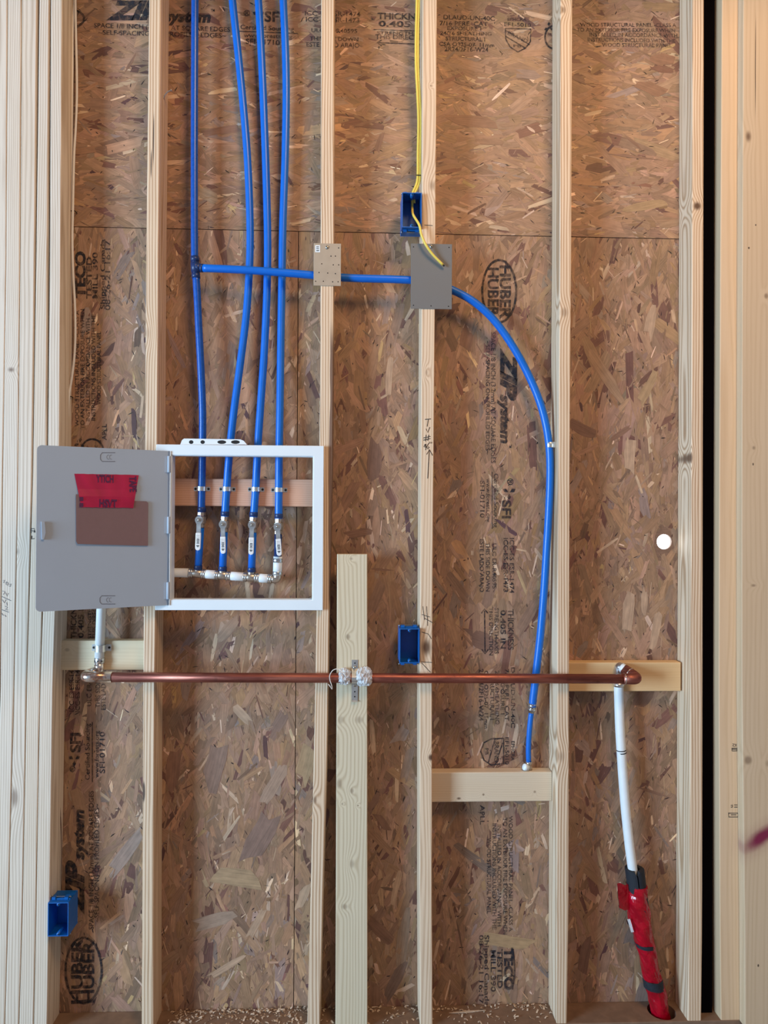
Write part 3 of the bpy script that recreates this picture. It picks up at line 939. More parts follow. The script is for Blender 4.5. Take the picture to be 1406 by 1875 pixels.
cl = upright('cleat_board', 'short pale board on end, standing between two studs and carrying the copper pipe clip', 'board', [(0, 620, 673), (1015, 617, 672.5), (1300, 616, 672.5), (1875, 614, 673)], 0, .038, 33, zt=P(645, 1015, 0).z,
             knots=[(643, 1023, 4, 4, .5), (637, 1166, 5, 6, .5), (658, 1318, 10, 8, .35), (624, 1318, 7, 8, .3), (644, 1448, 4, 6, .5), (621, 1435, 6, 10, .4), (644, 1582, 5, 10, .4), (631, 1660, 6, 6, .45), (655, 1475, 2, 2, .6), (627, 1472, 2, 2, .6)],
             lite=(0.70, 0.60, 0.43), late=(0.50, 0.39, 0.25), contrast=.7, ring=.007)

# plates
def laid(name, label, cat, x0, x1, z0, z1, y0, y1, seed, tilt=0.0, group=None, knots=(), **wk):
    """a board on its side between studs, its length along local z"""
    L, hw, hd = x1 - x0, (z1 - z0) / 2, (y1 - y0) / 2
    pr = round_rect(hw, hd, .0025)
    k = len(pr)
    v = [Vector((p, q, 0)) for p, q in pr] + [Vector((p, q, L)) for p, q in pr]
    f = [(i, (i + 1) % k, k + (i + 1) % k, k + i) for i in range(k)] + [tuple(range(k - 1, -1, -1)), tuple(range(k, 2 * k))]
    kn = []
    for (a, b, c, d, e) in knots:
        p = P(a, b, y0)
        kn.append(((z0 + z1) / 2 - p.z, p.x - x0, px2m(d), px2m(c), e))
    o = mesh_obj(name, MB().add(v, f), wood(name + '_wood', seed, knots=kn, **wk), origin=(0, 0, 0))
    mt = Matrix(((0, 0, 1), (0, 1, 0), (-1, 0, 0))).to_4x4()
    mt = Matrix.Rotation(tilt, 4, 'Y') @ mt
    mt.translation = Vector((x0, (y0 + y1) / 2, (z0 + z1) / 2))
    o.matrix_world = mt
    return tag(o, label, cat, group)


plate = mesh_obj('bottom_plate', MB().box((XL - .3, -0.002, 0.0), (XR + .3, 0.0888, Z_PLATE)), M['plate_dirt'], bevel=.002)
tag(plate, 'dusty bottom plate lying under all the studs', 'plate')
laid('top_plate', 'top plate over the studs, out of sight above the picture', 'plate', XL - .3, XR + .3, Z_TOP - .04, Z_TOP - .002, 0, .089, 40)
BG = 'flat blocks nailed between studs'
BY0, BY1 = .051, .089


def block(label, pxl, pxr, pyt, pyb, seed, xl=None, xr=None, **wk):
    a, b = P(pxl, (pyt + pyb) / 2, BY0), P(pxr, (pyt + pyb) / 2, BY0)
    zt, zb = P((pxl + pxr) / 2, pyt, BY0).z, P((pxl + pxr) / 2, pyb, BY0).z
    return laid('blocking', label, 'block', xl if xl is not None else a.x, xr if xr is not None else b.x, zb, zt, BY0, BY1, seed, group=BG, **wk)


def side_x(stud_path_px, py):
    return P(stud_path_px, py, 0).x


block('yellowish block behind the short white riser pipe, below the grey door', 117, 262, 1173, 1227, 41, xl=side_x(97.8, 1200), xr=side_x(262, 1200), lite=(0.70, 0.58, 0.40), late=(0.58, 0.45, 0.28), contrast=.3,
      knots=[(123, 1190, 5, 4, .4)])
block('reddish block behind the four strapped blue pipes inside the access box', 290, 573, 877, 927, 42, xl=side_x(288.8, 900), xr=side_x(583, 900), lite=(0.62, 0.36, 0.25), late=(0.50, 0.26, 0.17), contrast=.5)
block('golden block with a crooked end, behind the copper elbow and white pipe', 1042, 1246, 1213, 1266, 43, xl=side_x(1043, 1240), xr=P(1246, 1240, BY0).x, lite=(0.72, 0.50, 0.27), late=(0.62, 0.40, 0.19), contrast=.35)
block('greyish nailed block under the end of the curved blue pipe', 791, 1012, 1414, 1468, 44, xl=side_x(792, 1440), xr=side_x(1018.6, 1440), lite=(0.70, 0.57, 0.42), late=(0.58, 0.44, 0.30), contrast=.4,
      knots=[(840, 1462, 5, 3, .9), (885, 1455, 3, 3, .8), (979, 1450, 3, 3, .6)])

# near-black box fills the gap between the two right-hand studs, shade painted in
structure('wall_gap_shade', MB().box((P(1287, 900, 0).x + .001, .032, .0385), (P(1316.5, 900, 0).x - .001, .088, Z_TOP - .042)), M['dark_void'])
structure('wall_right', MB().box((x_end + .001, OSB_Y + .001, 0), (XR, OSB_Y + .012, Z_TOP)), M['dark_void'])  # backing behind the gap, in the same painted-in shade

# ------------------------------------------------------------------ handwriting and stamps on the boards
def marks(board, strokes, w, y, mat='ink', name='handwriting'):
    mb = MB()
    for i, s in enumerate(strokes):
        mb.ribbon([P(*p, y - .0005 - .00003 * i) for p in s], px2m(w, y))
    return mesh_obj(name, mb, M[mat], board)


marks(s3, [[(778, 768), (789, 767)], [(784, 768), (782, 781)], [(780, 785), (783, 792), (787, 782)], [(775, 802), (788, 799)], [(775, 806), (788, 803)], [(780, 796), (779, 808)], [(785, 796), (783, 807)],
           [(778, 814), (776, 818), (779, 819), (780, 813), (778, 813), (780, 819), (779, 824)], [(785, 811), (781, 818), (783, 822), (786, 819), (783, 818)], [(787, 809), (787, 812)], [(790, 809), (790, 812)],
           [(783, 876), (786, 824)], [(781, 832), (786, 823), (792, 834)]], 1.3, 0)
marks(s3, [[(774, 1110), (777, 1135)], [(781, 1110), (783, 1146)], [(772, 1125), (787, 1130)], [(777, 1132), (792, 1140)]], .95, 0)
marks(s3, [[(771, 1212), (791, 1213)], [(772, 1214), (788, 1231)]], .95, 0)
marks(s3, [[(772, 1157), (784, 1161), (790, 1170)]], .95, 0)
marks(s3, [[(777, 412), (792, 413)]], .95, 0)
marks(b5, [[(57, 968), (57, 976)], [(57, 968), (63, 968)], [(57, 972), (62, 972)], [(62, 975), (63, 969), (64, 975)], [(58, 981), (58, 987), (63, 986)]], 1.3, 0)
marks(b3, [[(5, 1063), (9, 1062), (6, 1067), (10, 1067)], [(12, 1065), (11, 1070), (14, 1072), (15, 1067), (12, 1066)], [(16, 1070), (20, 1069), (19, 1074), (16, 1073)], [(4, 1082), (9, 1083), (6, 1089)], [(10, 1085), (13, 1092), (15, 1086)],
                            [(3, 1092), (20, 1100)], [(4, 1098), (8, 1104), (11, 1098)], [(12, 1103), (13, 1109)], [(9, 1110), (14, 1112), (10, 1116), (15, 1117)], [(2, 1116), (16, 1121)], [(3, 1123), (6, 1127)], [(8, 1126), (11, 1129)]], 1.0, 0, 'pencil')
st_ = [[(1341, 1362), (1345, 1362), (1341, 1366), (1345, 1367)], [(1347, 1362), (1347, 1367)], [(1340, 1370), (1349, 1370), (1349, 1375), (1340, 1375), (1340, 1370)], [(1340, 1372), (1349, 1372)],
       [(1338, 1475), (1341, 1474), (1341, 1478), (1338, 1478)], [(1344, 1474), (1350, 1474)], [(1344, 1478), (1350, 1478)], [(1334, 1489), (1351, 1489), (1351, 1496), (1334, 1496), (1334, 1488)], [(1338, 1492), (1348, 1492)]]
marks(s6, st_[:4], 1.3, 0, 'ink', 'grade_stamp')
marks(s6, st_[4:], 1.3, 0, 'ink', 'grade_stamp')

# ------------------------------------------------------------------ bored holes for the pipes
Y_PIPE = .040
R34 = .0109


def bore(stud, px_, py_, y, r=.0145):
    c = P(px_, py_, y)
    cut(stud, MB().lathe(c + Vector((-.08, 0, 0)), c + Vector((.08, 0, 0)), [(0, r), (.16, r)], 24, False))


bore(s2, 598, 506, .028)
bore(s3, 783, 516, .028)
bore(s1, 274, 1050, Y_PIPE, .019)

# ------------------------------------------------------------------ blue water lines
def path_px(pts, y):
    return smooth_path([P(p[0], p[1], p[2] if len(p) > 2 else y) for p in pts])


def black_ring(parent, A, B, r, name='crimp_ring', mat='black', n=24):
    L = (B - A).length
    e = min(.0012, L * .2)
    return mesh_obj(name, MB().lathe(A, B, [(0, r - e), (e, r), (L - e, r), (L, r - e)], n), M[mat], parent)


PG = 'blue water lines dropping into the access box'
p1 = thing('water_pipe', P(357, 480, Y_PIPE), 'blue water line at the hinge side, with a dark tee fitting halfway down', 'pipe', PG)
mesh_obj('pipe', MB().tube(path_px([(358, -60), (357, 0), (356, 240), (356, 400), (356.5, 476)], Y_PIPE), R34 * .95), M['pex_deep'], p1)
mesh_obj('pipe', MB().tube(path_px([(359, 506), (361, 540), (365, 620), (369, 700), (371, 760), (370.5, 830), (369.5, 895), (368.5, 945)], Y_PIPE), R34 * .97), M['pex_deep'], p1)
A, B = P(356.5, 470, Y_PIPE), P(359, 510, Y_PIPE)
L = (B - A).length
tee = MB().lathe(A, B, [(0, R34 * 1.12), (L * .22, R34 * 1.12), (L * .23, R34 * .85), (L * .27, R34 * .85), (L * .28, R34 * 1.18), (L * .72, R34 * 1.18), (L * .73, R34 * .85), (L * .77, R34 * .85), (L * .78, R34 * 1.12), (L, R34 * 1.12)])
A2, B2 = P(358, 490, Y_PIPE), P(372, 491, Y_PIPE - .004)
L2 = (B2 - A2).length
tee.lathe(A2, B2, [(0, R34 * 1.1), (L2 * .6, R34 * 1.1), (L2 * .62, R34 * .85), (L2 * .68, R34 * .85), (L2 * .7, R34 * 1.1), (L2, R34 * 1.1)])
tf = mesh_obj('tee_fitting', tee, M['pex_dark'], p1)
tf['label'] = 'dark blue-black plastic tee fitting'

for lab, pts in (
    ('blue water line, second from the tee, bowing towards the studs', [(421, -60), (425.5, 0), (434, 80), (445, 190), (453, 290), (457.5, 400), (457, 480), (451, 575), (440, 665), (428, 755), (420, 830), (415, 895), (411.5, 950)]),
    ('blue water line third from the tee, gently bent above the open box', [(468, -60), (473, 0), (479, 110), (484, 230), (488, 350), (490, 450), (488.5, 540), (484, 640), (478, 730), (472.5, 810), (468, 895), (464, 950)]),
    ('blue water line nearest the bowed stud, almost straight', [(516, -60), (518.5, 0), (522.5, 90), (524, 180), (522, 290), (518, 410), (516, 520), (514, 640), (512.5, 750), (511, 830), (510.5, 895), (510, 955)])):
    t = thing('water_pipe', P(pts[-1][0], pts[-1][1], Y_PIPE), lab, 'pipe', PG)
    yb = .064
    n = len(pts)
    pp = [(a, b, Y_PIPE if b > 800 else (yb if b < 600 else Y_PIPE + (yb - Y_PIPE) * (800 - b) / 200)) for a, b in pts]
    mesh_obj('pipe', MB().tube(path_px(pp, Y_PIPE), R34), M['pex_blue'], t)

br = thing('water_pipe', P(980, 1240, .03), 'curved blue branch line crossing the studs behind the metal plates, then dropping to the block', 'pipe', None)
arc = [(372, 491, .036), (410, 492.5, .030), (460, 495, .026), (520, 499.5, .026), (575, 504, .028), (640, 509, .028), (720, 511.5, .028), (765, 514, .028), (800, 520, .028), (828, 531, .03), (868, 553, .035), (905, 587, .04), (940, 636, .044), (970, 692, .046), (991, 745, .044), (1003, 798, .042),
       (1007, 850, .042), (1005.5, 920, .044), (1001, 1000, .046), (996, 1080, .05), (989, 1165, .054), (980.5, 1240, .058), (974.5, 1294, .06)]
mesh_obj('pipe', MB().tube(smooth_path([P(*p) for p in arc]), R34 * 1.02), M['pex_blue'], br)
mesh_obj('thin_pipe', MB().tube(smooth_path([P(973, 1303, .062), P(969.5, 1335, .063), P(967.5, 1370, .064), P(968, 1396, .066)]), .0078), M['pex_blue'], br)
A, B = P(975, 1288, .06), P(972.5, 1305, .062)
L = (B - A).length
o = mesh_obj('coupling', MB().lathe(A, B, [(0, R34 * 1.05), (L * .45, R34 * 1.06), (L * .46, R34 * .9), (L * .55, R34 * .9), (L * .56, R34 * 1.08), (L * .72, R34 * 1.08), (L * .73, .0085), (L, .0085)]), M['crimp'], br)
o['label'] = 'metal reducing coupling'
A, B = P(968, 1394, .066), P(968.5, 1409, .07)
L = (B - A).length
mesh_obj('end_fitting', MB().lathe(A, B, [(0, .0088), (L * .35, .0088), (L * .4, .0075), (L * .7, .0095), (L, .0095)]), M['brass'], br)
cap = MB().lathe(P(966, 1406, .064), P(956, 1403, .058), [(0, .0098), (.012, .0098), (.014, .0085)], 24)
o = mesh_obj('end_cap', cap, M['frame_white'], br)
o['label'] = 'small white round cap'

# clip fixing the curved pipe to the stud
A, B = P(1006.5, 810, .042), P(1006.8, 820, .042)
L = (B - A).length
clip = thing('pipe_clip', P(1007, 820, .042), 'shiny clip holding the curved blue pipe to a stud', 'clip')
mesh_obj('loop', MB().lathe(A, B, [(0, R34 * 1.12), (.001, R34 * 1.18), (L - .001, R34 * 1.18), (L, R34 * 1.12)]), M['zinc'], clip)
mesh_obj('tab', MB().box((A.x + .006, .042 - R34 * 1.2, B.z), (P(1024, 815, 0).x - .0006, .042 - R34 * 1.2 + .0015, A.z)), M['zinc'], clip)

# ------------------------------------------------------------------ valves, straps, manifold
def strap_mb(c, r, half_w, ear, y_face):
    """two-ear pipe strap round a vertical pipe at c; wall face at y_face"""
    mb = MB()
    prof = []
    e = .0016
    yf = y_face - .0008
    prof.append((-r - ear, yf))
    prof.append((-r - .001, yf))
    depth_c = c.y
    for i in range(13):
        a = math.pi - math.pi * i / 12
        prof.append(((r + e) * math.cos(a), depth_c - (r + e) * math.sin(a)))
    prof.append((r + .001, yf))
    prof.append((r + ear, yf))
    n = len(prof)
    v = []
    for dz in (-half_w, half_w):
        for (a, b) in prof: v.append(Vector((c.x + a, b, c.z + dz)))
    for dz in (-half_w, half_w):
        for (a, b) in prof:
            k = 1 - e / (math.hypot(a, b - depth_c) + 1e-6) if abs(a) < r + .0015 and b < depth_c + .0001 else 1
            v.append(Vector((c.x + a * k, (depth_c + (b - depth_c) * k) if k != 1 else b + .0007, c.z + dz)))
    f = []
    for i in range(n - 1):
        f += [(i, i + 1, n + i + 1, n + i), (2 * n + i, 3 * n + i, 3 * n + i + 1, 2 * n + i + 1), (i, 2 * n + i, 2 * n + i + 1, i + 1), (n + i, n + i + 1, 3 * n + i + 1, 3 * n + i)]
    f += [(0, n, 3 * n, 2 * n), (n - 1, 3 * n - 1, 4 * n - 1, 2 * n - 1)]
    return mb.add(v, f)


def pipe_strap(label, px_, py_, r, y_c, y_face, group, half_w=.0062, ear=.0125, mat='zinc'):
    c = P(px_, py_, y_c)
    t = thing('pipe_strap', c - Vector((0, 0, half_w)), label, 'strap', group)
    mesh_obj('strap', strap_mb(c, r, half_w, ear, y_face), M[mat], t)
    for sgn in (-1, 1):
        q = Vector((c.x + sgn * (r + ear * .62), y_face - .001, c.z))
        mesh_obj('screw', MB().lathe(q, q + Vector((0, -1, 0)), [(0, .0036), (.001, .0034), (.0019, .002), (.002, .0008)], 14), M['black'], t)
    return t


SGp = 'zinc straps over the blue lines'
for lab, x, y in (('zinc strap over the hinge-side blue line, first of the row of four', 368.5, 895), ('zinc strap over the second blue line of the row of four', 415, 895.5), ('zinc strap over the third blue line of the row of four', 468, 896), ('zinc strap over the blue line nearest the box latch side', 510.5, 897)):
    pipe_strap(lab, x, y, R34, Y_PIPE, BY0, SGp)

VG = 'quarter-turn valves in the access box'


def valve(label, sx_, sy_, tip, top, bot, last=False):
    """stem pixel, lever tip pixel, pipe end pixels above and below"""
    ax = P(top[0], top[1], Y_PIPE)
    bx = P(bot[0], bot[1], Y_PIPE)
    d = (bx - ax).normalized()
    stem = P(sx_, sy_, Y_PIPE - .030)
    cz = ax + d * ((stem.z - ax.z) / d.z)
    t = thing('shutoff_valve', cz, label, 'valve', VG)
    body = MB()
    S = cz - d * .0235
    body.lathe(S, S + d, [(0, .0085), (.002, .0118), (.010, .0122), (.0115, .0105), (.013, .0105), (.014, .0138), (.033, .0138), (.034, .0105), (.036, .0105), (.0375, .0122), (.045, .0118), (.047, .0085)], 8, False)
    mesh_obj('body', body, M['brass'], t)
    mesh_obj('sleeve', MB().lathe(S - d * .013, S, [(0, R34 * 1.05), (.001, R34 * 1.12), (.012, R34 * 1.12), (.014, R34 * .9)]), M['pex_dark'], t)
    s0 = Vector((cz.x, cz.y - .010, cz.z))
    mesh_obj('stem', MB().lathe(s0, s0 + Vector((0, -1, 0)), [(0, .0085), (.010, .0085), (.011, .006), (.018, .006), (.0185, .0085)], 6, False), M['brass'], t)
    y_l = cz.y - .0295
    tipw = P(tip[0], tip[1], y_l)
    c0 = Vector((cz.x, y_l, cz.z))
    e = (tipw - c0)
    Lv = e.length
    e.normalize()
    sd = Vector((-e.z, 0, e.x))
    disc = [c0 + (sd * math.cos(a) - e * math.sin(a)) * .0112 for a in [math.radians(-20 + 220 * i / 12) for i in range(13)]]
    lever = MB().prism(disc[::-1] + [c0 + sd * .0062 + e * .012, c0 + sd * .0060 + e * Lv * .5, c0 - sd * .0060 + e * Lv * .5, c0 - sd * .0062 + e * .012], (0, 1, 0), .0025)
    lv = mesh_obj('lever', lever, M['zinc'], t)
    h0, h1 = Lv * .42, Lv
    w = .0072
    out = [c0 + sd * w + e * h0, c0 + sd * w + e * (h1 - w)] + [c0 + e * (h1 - w) + (sd * math.cos(a) + e * math.sin(a)) * w for a in [math.pi * i / 8 for i in range(1, 8)]] + [c0 - sd * w + e * (h1 - w), c0 - sd * w + e * h0]
    out = [p - Vector((0, .0022, 0)) for p in out]
    cc = mesh_obj('grip_coating', MB().prism(out, (0, 1, 0), .0064), M['lever_coat'], lv, bevel=.0012)
    cc['label'] = 'white lever coating with small black print'
    pm = MB()
    yy = Vector((0, -.0026, 0))
    for (q, hh, ww) in ((.50, .0022, .0042), (.555, .0022, .0042)):
        for k in range(3):
            a0 = c0 + yy + e * (Lv * q) + sd * (ww * (k - 1) * .8)
            pm.ribbon([a0, a0 + e * hh], .0007)
    for k, (q, ww) in enumerate(((.63, .0075), (.675, .0082), (.72, .0068), (.765, .0078), (.84, .0080), (.875, .0050))):
        a0 = c0 + yy + e * (Lv * q)
        pm.ribbon([a0 - sd * ww * .5, a0 + sd * ww * .5], .0020 if k % 2 else .0026)
    mesh_obj('lever_print', pm, M['ink'], cc)
    nut = MB().lathe(c0 + Vector((0, -.0005, 0)), c0 + Vector((0, -1, 0)), [(0, .0056), (.0035, .0056), (.0042, .0048)], 6, False)
    nut.lathe(c0 + Vector((0, -.004, 0)), c0 + Vector((0, -1, 0)), [(0, .0028), (.0022, .0028), (.003, .0016)], 12)
    mesh_obj('nut', nut, M['screw'], t)
    S2 = S + d * .047
    if not last:
        mb = MB().tube([S2, bx], R34 * .97)
        mesh_obj('stub_pipe', mb, M['pex_blue'], t)['label'] = 'blue pipe stub below the valve'
        mesh_obj('sleeve', MB().lathe(bx - d * .012, bx + d * .001, [(0, R34 * 1.05), (.001, R34 * 1.1), (.012, R34 * 1.1), (.013, R34 * .9)]), M['pex_dark'], t)
    else:
        mb = MB().lathe(S2, bx, [(0, R34 * 1.0), ((bx - S2).length, R34 * 1.0)])
        mesh_obj('sleeve', mb, M['pex_dark'], t)
    return t


valve('white-levered valve on the hinge-side blue line, highest of the four', 363, 952, (362, 1008), (368.5, 945), (362.5, 1043))
valve('white-levered valve on the second blue line', 409, 960, (408.5, 1014), (411.5, 950), (407.5, 1045))
valve('white-levered valve on the third blue line', 462, 961, (459.5, 1016), (464, 950), (460.5, 1047))
valve('white-levered valve over the white upright stub, nearest the latch side', 510, 964, (511.5, 1018), (510, 955), (508.5, 1021), True)

mf = thing('manifold', P(440, 1066, Y_PIPE), 'white and brass manifold linking the four valves inside the access box', 'manifold')
RW = .0128
mline = lambda x: 1050 + (x - 360) * (10.5 / 145)


def mp(x): return P(x, mline(x), Y_PIPE)


def seg(name, xa, xb, r, mat, prof=None):
    A, B = mp(xa), mp(xb)
    L = (B - A).length
    pr = prof or [(0, r - .0008), (.0008, r), (L - .0008, r), (L, r - .0008)]
    return mesh_obj(name, MB().lathe(A, B, [(a if prof is None else a * L, b) for a, b in pr]), M[mat], mf)


for xa, xb in ((376, 394), (422, 446), (474, 490.5)): seg('white_pipe', xa, xb, RW, 'pex_white')
for xa, xb in ((345.5, 353), (369, 376), (393.5, 399.5), (414, 422), (445.5, 451.5), (466, 474), (490, 497)): seg('crimp_ring', xa, xb, RW * 1.10, 'crimp', [(0, RW * 1.05), (.15, RW * 1.14), (.35, RW * 1.14), (.4, RW * 1.02), (.6, RW * 1.02), (.65, RW * 1.14), (.85, RW * 1.14), (1, RW * 1.05)])
for xa, xb, xt, yt in ((352, 370, 362, 1042), (399, 415, 407, 1044), (451, 467, 460, 1046)):
    A, B = mp(xa), mp(xb)
    L = (B - A).length
    mb = MB().lathe(A, B, [(0, RW * .84), (L * .1, RW * .98), (L * .9, RW * .98), (L, RW * .84)])
    C, D = mp((xa + xb) / 2), P(xt, yt, Y_PIPE)
    mb.lathe(C, D, [(0, R34 * .95), ((D - C).length * .8, R34 * .95), ((D - C).length, R34 * .8)])
    mesh_obj('tee_fitting', mb, M['brass'], mf)
C = mp(505)
el = MB().tube(bend(mp(496), P(507, 1061, Y_PIPE), P(508, 1050, Y_PIPE), .009), RW * .95)
mesh_obj('elbow_fitting', el, M['brass'], mf)
A, B = P(507.6, 1053, Y_PIPE), P(508.6, 1019, Y_PIPE)
L = (B - A).length
mesh_obj('white_pipe', MB().lathe(A, B, [(0, RW), (L, RW)]), M['pex_white'], mf)
for ta, tb in ((.02, .20), (.68, .90)):
    mesh_obj('crimp_ring', MB().lathe(A + (B - A) * ta, A + (B - A) * tb, [(0, RW * 1.04), (.001, RW * 1.12), (L * (tb - ta) - .001, RW * 1.12), (L * (tb - ta), RW * 1.04)]), M['crimp'], mf)

# feed pipe: up from the copper elbow, behind the door, through the stud to the manifold
fd = thing('riser_pipe', P(181, 1218, Y_PIPE), 'short white riser pipe coming out from under the grey door', 'pipe')
fp = bend(P(181.5, 1216, Y_PIPE), P(188, 1046, Y_PIPE), P(347, mline(347), Y_PIPE), .035)
mesh_obj('pipe', MB().tube(fp, RW * 1.02, 20), M['pex_white'], fd)
A, B = P(182.0, 1214, Y_PIPE), P(182.6, 1204, Y_PIPE)
L = (B - A).length
mesh_obj('crimp_ring', MB().lathe(A, B, [(0, RW * 1.08), (.001, RW * 1.15), (L - .001, RW * 1.15), (L, RW * 1.08)]), M['crimp'], fd)
for k in range(3):
    a = math.radians(-130 + 40 * k)
    q = (A + B) / 2 + Vector((math.cos(a) * RW * 1.13, math.sin(a) * RW * 1.13, 0))
    mesh_obj('crimp_eye', MB().lathe(q, q + Vector((math.cos(a), math.sin(a), 0)), [(0, .002), (.0012, .002)], 10), M['black'], fd)
pipe_strap('strap over the short white riser on the yellowish block', 183.5, 1187, RW * 1.03, Y_PIPE - .001, BY0, None, .0095, .014)

# ------------------------------------------------------------------ copper line
YC = -.0152
RC = .0136
cu = thing('copper_pipe', P(650, 1250, YC), 'copper pipe running level across the fronts of the studs', 'pipe')
mesh_obj('pipe', MB().tube([P(200, 1240, YC), P(430, 1240.8, YC), P(640, 1241.4, YC), P(900, 1242.2, YC), P(1143, 1243, YC)], RC, 28), M['copper'], cu)
e0 = bend(P(205, 1240, YC), P(152, 1239.5, YC), P(173, 1231, .030), .022)
rr = [RC * 1.13] * len(e0)
le = mesh_obj('elbow_fitting', MB().tube(e0, RC, 28, True, rr), M['solder'], cu)
le['label'] = 'flux-bright elbow turning into the wall'
up_ = bend(P(170, 1232, .026), P(181.5, 1229, Y_PIPE), P(181.9, 1213, Y_PIPE), .009)
mesh_obj('elbow_fitting', MB().tube(up_, RC * .98, 24), M['solder'], cu)
e1 = bend(P(1140, 1243, YC), P(1170, 1243.5, YC), P(1143, 1226, .028), .020)
mesh_obj('elbow_fitting', MB().tube(e1, RC * 1.14, 28), M['copper'], cu)
for A, B in ((P(1142, 1243, YC), P(1144.5, 1243, YC)), (e1[-2].lerp(e1[-1], .30), e1[-2].lerp(e1[-1], .42))):
    L = (B - A).length
    mesh_obj('solder_ring', MB().lathe(A, B, [(0, RC * 1.12), (L * .3, RC * 1.20), (L * .7, RC * 1.20), (L, RC * 1.12)], 28), M['solder'], cu)
# white riser on the other end
rp = thing('drop_pipe', P(1162, 1600, Y_PIPE), 'white pipe dropping from the copper elbow to the red-taped sleeve', 'pipe')
bk = e1[-2].lerp(e1[-1], .8)
A_ = P(1133, 1219, Y_PIPE)
mesh_obj('elbow_fitting', MB().tube(bend(bk, A_, P(1133, 1252, Y_PIPE), .012), RC * 1.02, 24), M['crimp'], rp)
A, B = bk.lerp(A_, .12), bk.lerp(A_, .66)
mesh_obj('sticker', MB().lathe(A, B, [(0, RC * 1.07), ((B - A).length, RC * 1.07)]), M['frame_white'], rp)['label'] = 'white sticker round the elbow'
RD = .0136
wp = [(1132.5, 1240), (1133, 1275), (1134.5, 1325), (1137.5, 1378), (1141, 1430), (1146, 1490), (1152.5, 1550), (1160, 1605)]
mesh_obj('pipe', MB().tube(path_px(wp, Y_PIPE), RD, 24), M['pex_white'], rp)
A, B = P(1137.2, 1372.5, Y_PIPE), P(1137.8, 1379, Y_PIPE)
L = (B - A).length
mesh_obj('marking_band', MB().lathe(A, B, [(0, RD * 1.015), (L * .28, RD * 1.015), (L * .3, RD * .9), (L * .7, RD * .9), (L * .72, RD * 1.015), (L, RD * 1.015)]), M['foam'], rp)
A, B = P(1132.6, 1236, Y_PIPE), P(1132.8, 1257, Y_PIPE)
L = (B - A).length
mesh_obj('crimp_ring', MB().lathe(A, B, [(0, RD * 1.1), (.001, RD * 1.16), (L * .3, RD * 1.16), (L * .32, RD * 1.05), (L * .7, RD * 1.05), (L * .72, RD * 1.16), (L, RD * 1.1)]), M['zinc'], rp)

# ------------------------------------------------------------------ clip on the copper pipe, crumpled film, string
sc_ = P(649.5, 1243, -.03)
zt_, zb_ = P(650, 1208, 0).z, P(650, 1284, 0).z
cz = P(650, 1241.5, YC).z
ys = []
prof = [(zt_, -.0016), (cz + .024, -.0018)]
for i in range(9):
    a = math.radians(70 - 140 * i / 8)
    prof.append((cz + (RC + .0022) * math.sin(a), YC - (RC + .0022) * math.cos(a)))
prof += [(cz - .024, -.0030), (zb_ + .004, -.0024), (zb_, -.0070)]
hs = thing('hanger_strap', (sc_.x, -.002, zb_), 'metal hanger strap screwed over the copper pipe on the short board', 'strap')
v, f = [], []
hw = .0088
for (z, y) in prof:
    v += [Vector((sc_.x - hw, y, z)), Vector((sc_.x + hw, y, z)), Vector((sc_.x + hw, y + .0013, z)), Vector((sc_.x - hw, y + .0013, z))]
for i in range(len(prof) - 1):
    for k in range(4):
        f.append((i * 4 + k, i * 4 + (k + 1) % 4, i * 4 + 4 + (k + 1) % 4, i * 4 + 4 + k))
f += [(3, 2, 1, 0), tuple(len(v) - 4 + k for k in range(4))]
mesh_obj('strap', MB().add(v, f), M['zinc'], hs)
for py in (1222, 1254):
    q = Vector((sc_.x, -.0030, P(650, py, 0).z))
    mesh_obj('screw', MB().lathe(q, q + Vector((0, -1, 0)), [(0, .0055), (.0015, .0052), (.0028, .0035), (.003, .001)], 18), M['screw'], hs)
for py in (1214, 1266, 1275):
    q = Vector((sc_.x, -.0018 if py < 1230 else -.0035, P(650, py, 0).z))
    mesh_obj('nail_hole', MB().lathe(q, q + Vector((0, -1, 0)), [(0, .0020), (.0006, .0020)], 12), M['black'], hs)


def crumple(label, px0, px1, cy, rmax, seed, group):
    r = np.random.default_rng(seed)
    A, B = P(px0, cy, YC), P(px1, cy, YC)
    n, k = 16, 26
    ph = r.uniform(0, 6.28, 12)
    v, f = [], []
    for i in range(n + 1):
        t = i / n
        base = RC + .0010 + (rmax - RC) * math.sin(math.pi * min(1, max(0, t))) ** .6
        for j in range(k):
            a = 2 * math.pi * j / k
            rad = base * (1 + .10 * math.sin(3 * a + ph[0] + 5 * t) + .08 * math.sin(7 * a + ph[1] - 9 * t) + r.uniform(-.09, .09))
            rad = max(rad, RC + .0006)
            y = YC - math.cos(a) * rad
            y = min(y, -.0008)
            v.append(Vector((A.x + (B.x - A.x) * t + r.uniform(-.0015, .0015), y, A.z + (B.z - A.z) * t + math.sin(a) * rad)))
    for i in range(n):
        for j in range(k):
            f.append((i * k + j, i * k + (j + 1) % k, (i + 1) * k + (j + 1) % k, (i + 1) * k + j))
    o = mesh_obj('plastic_wrap', MB().add(v, f), M['film'])
    return tag(o, label, 'plastic wrap', group)


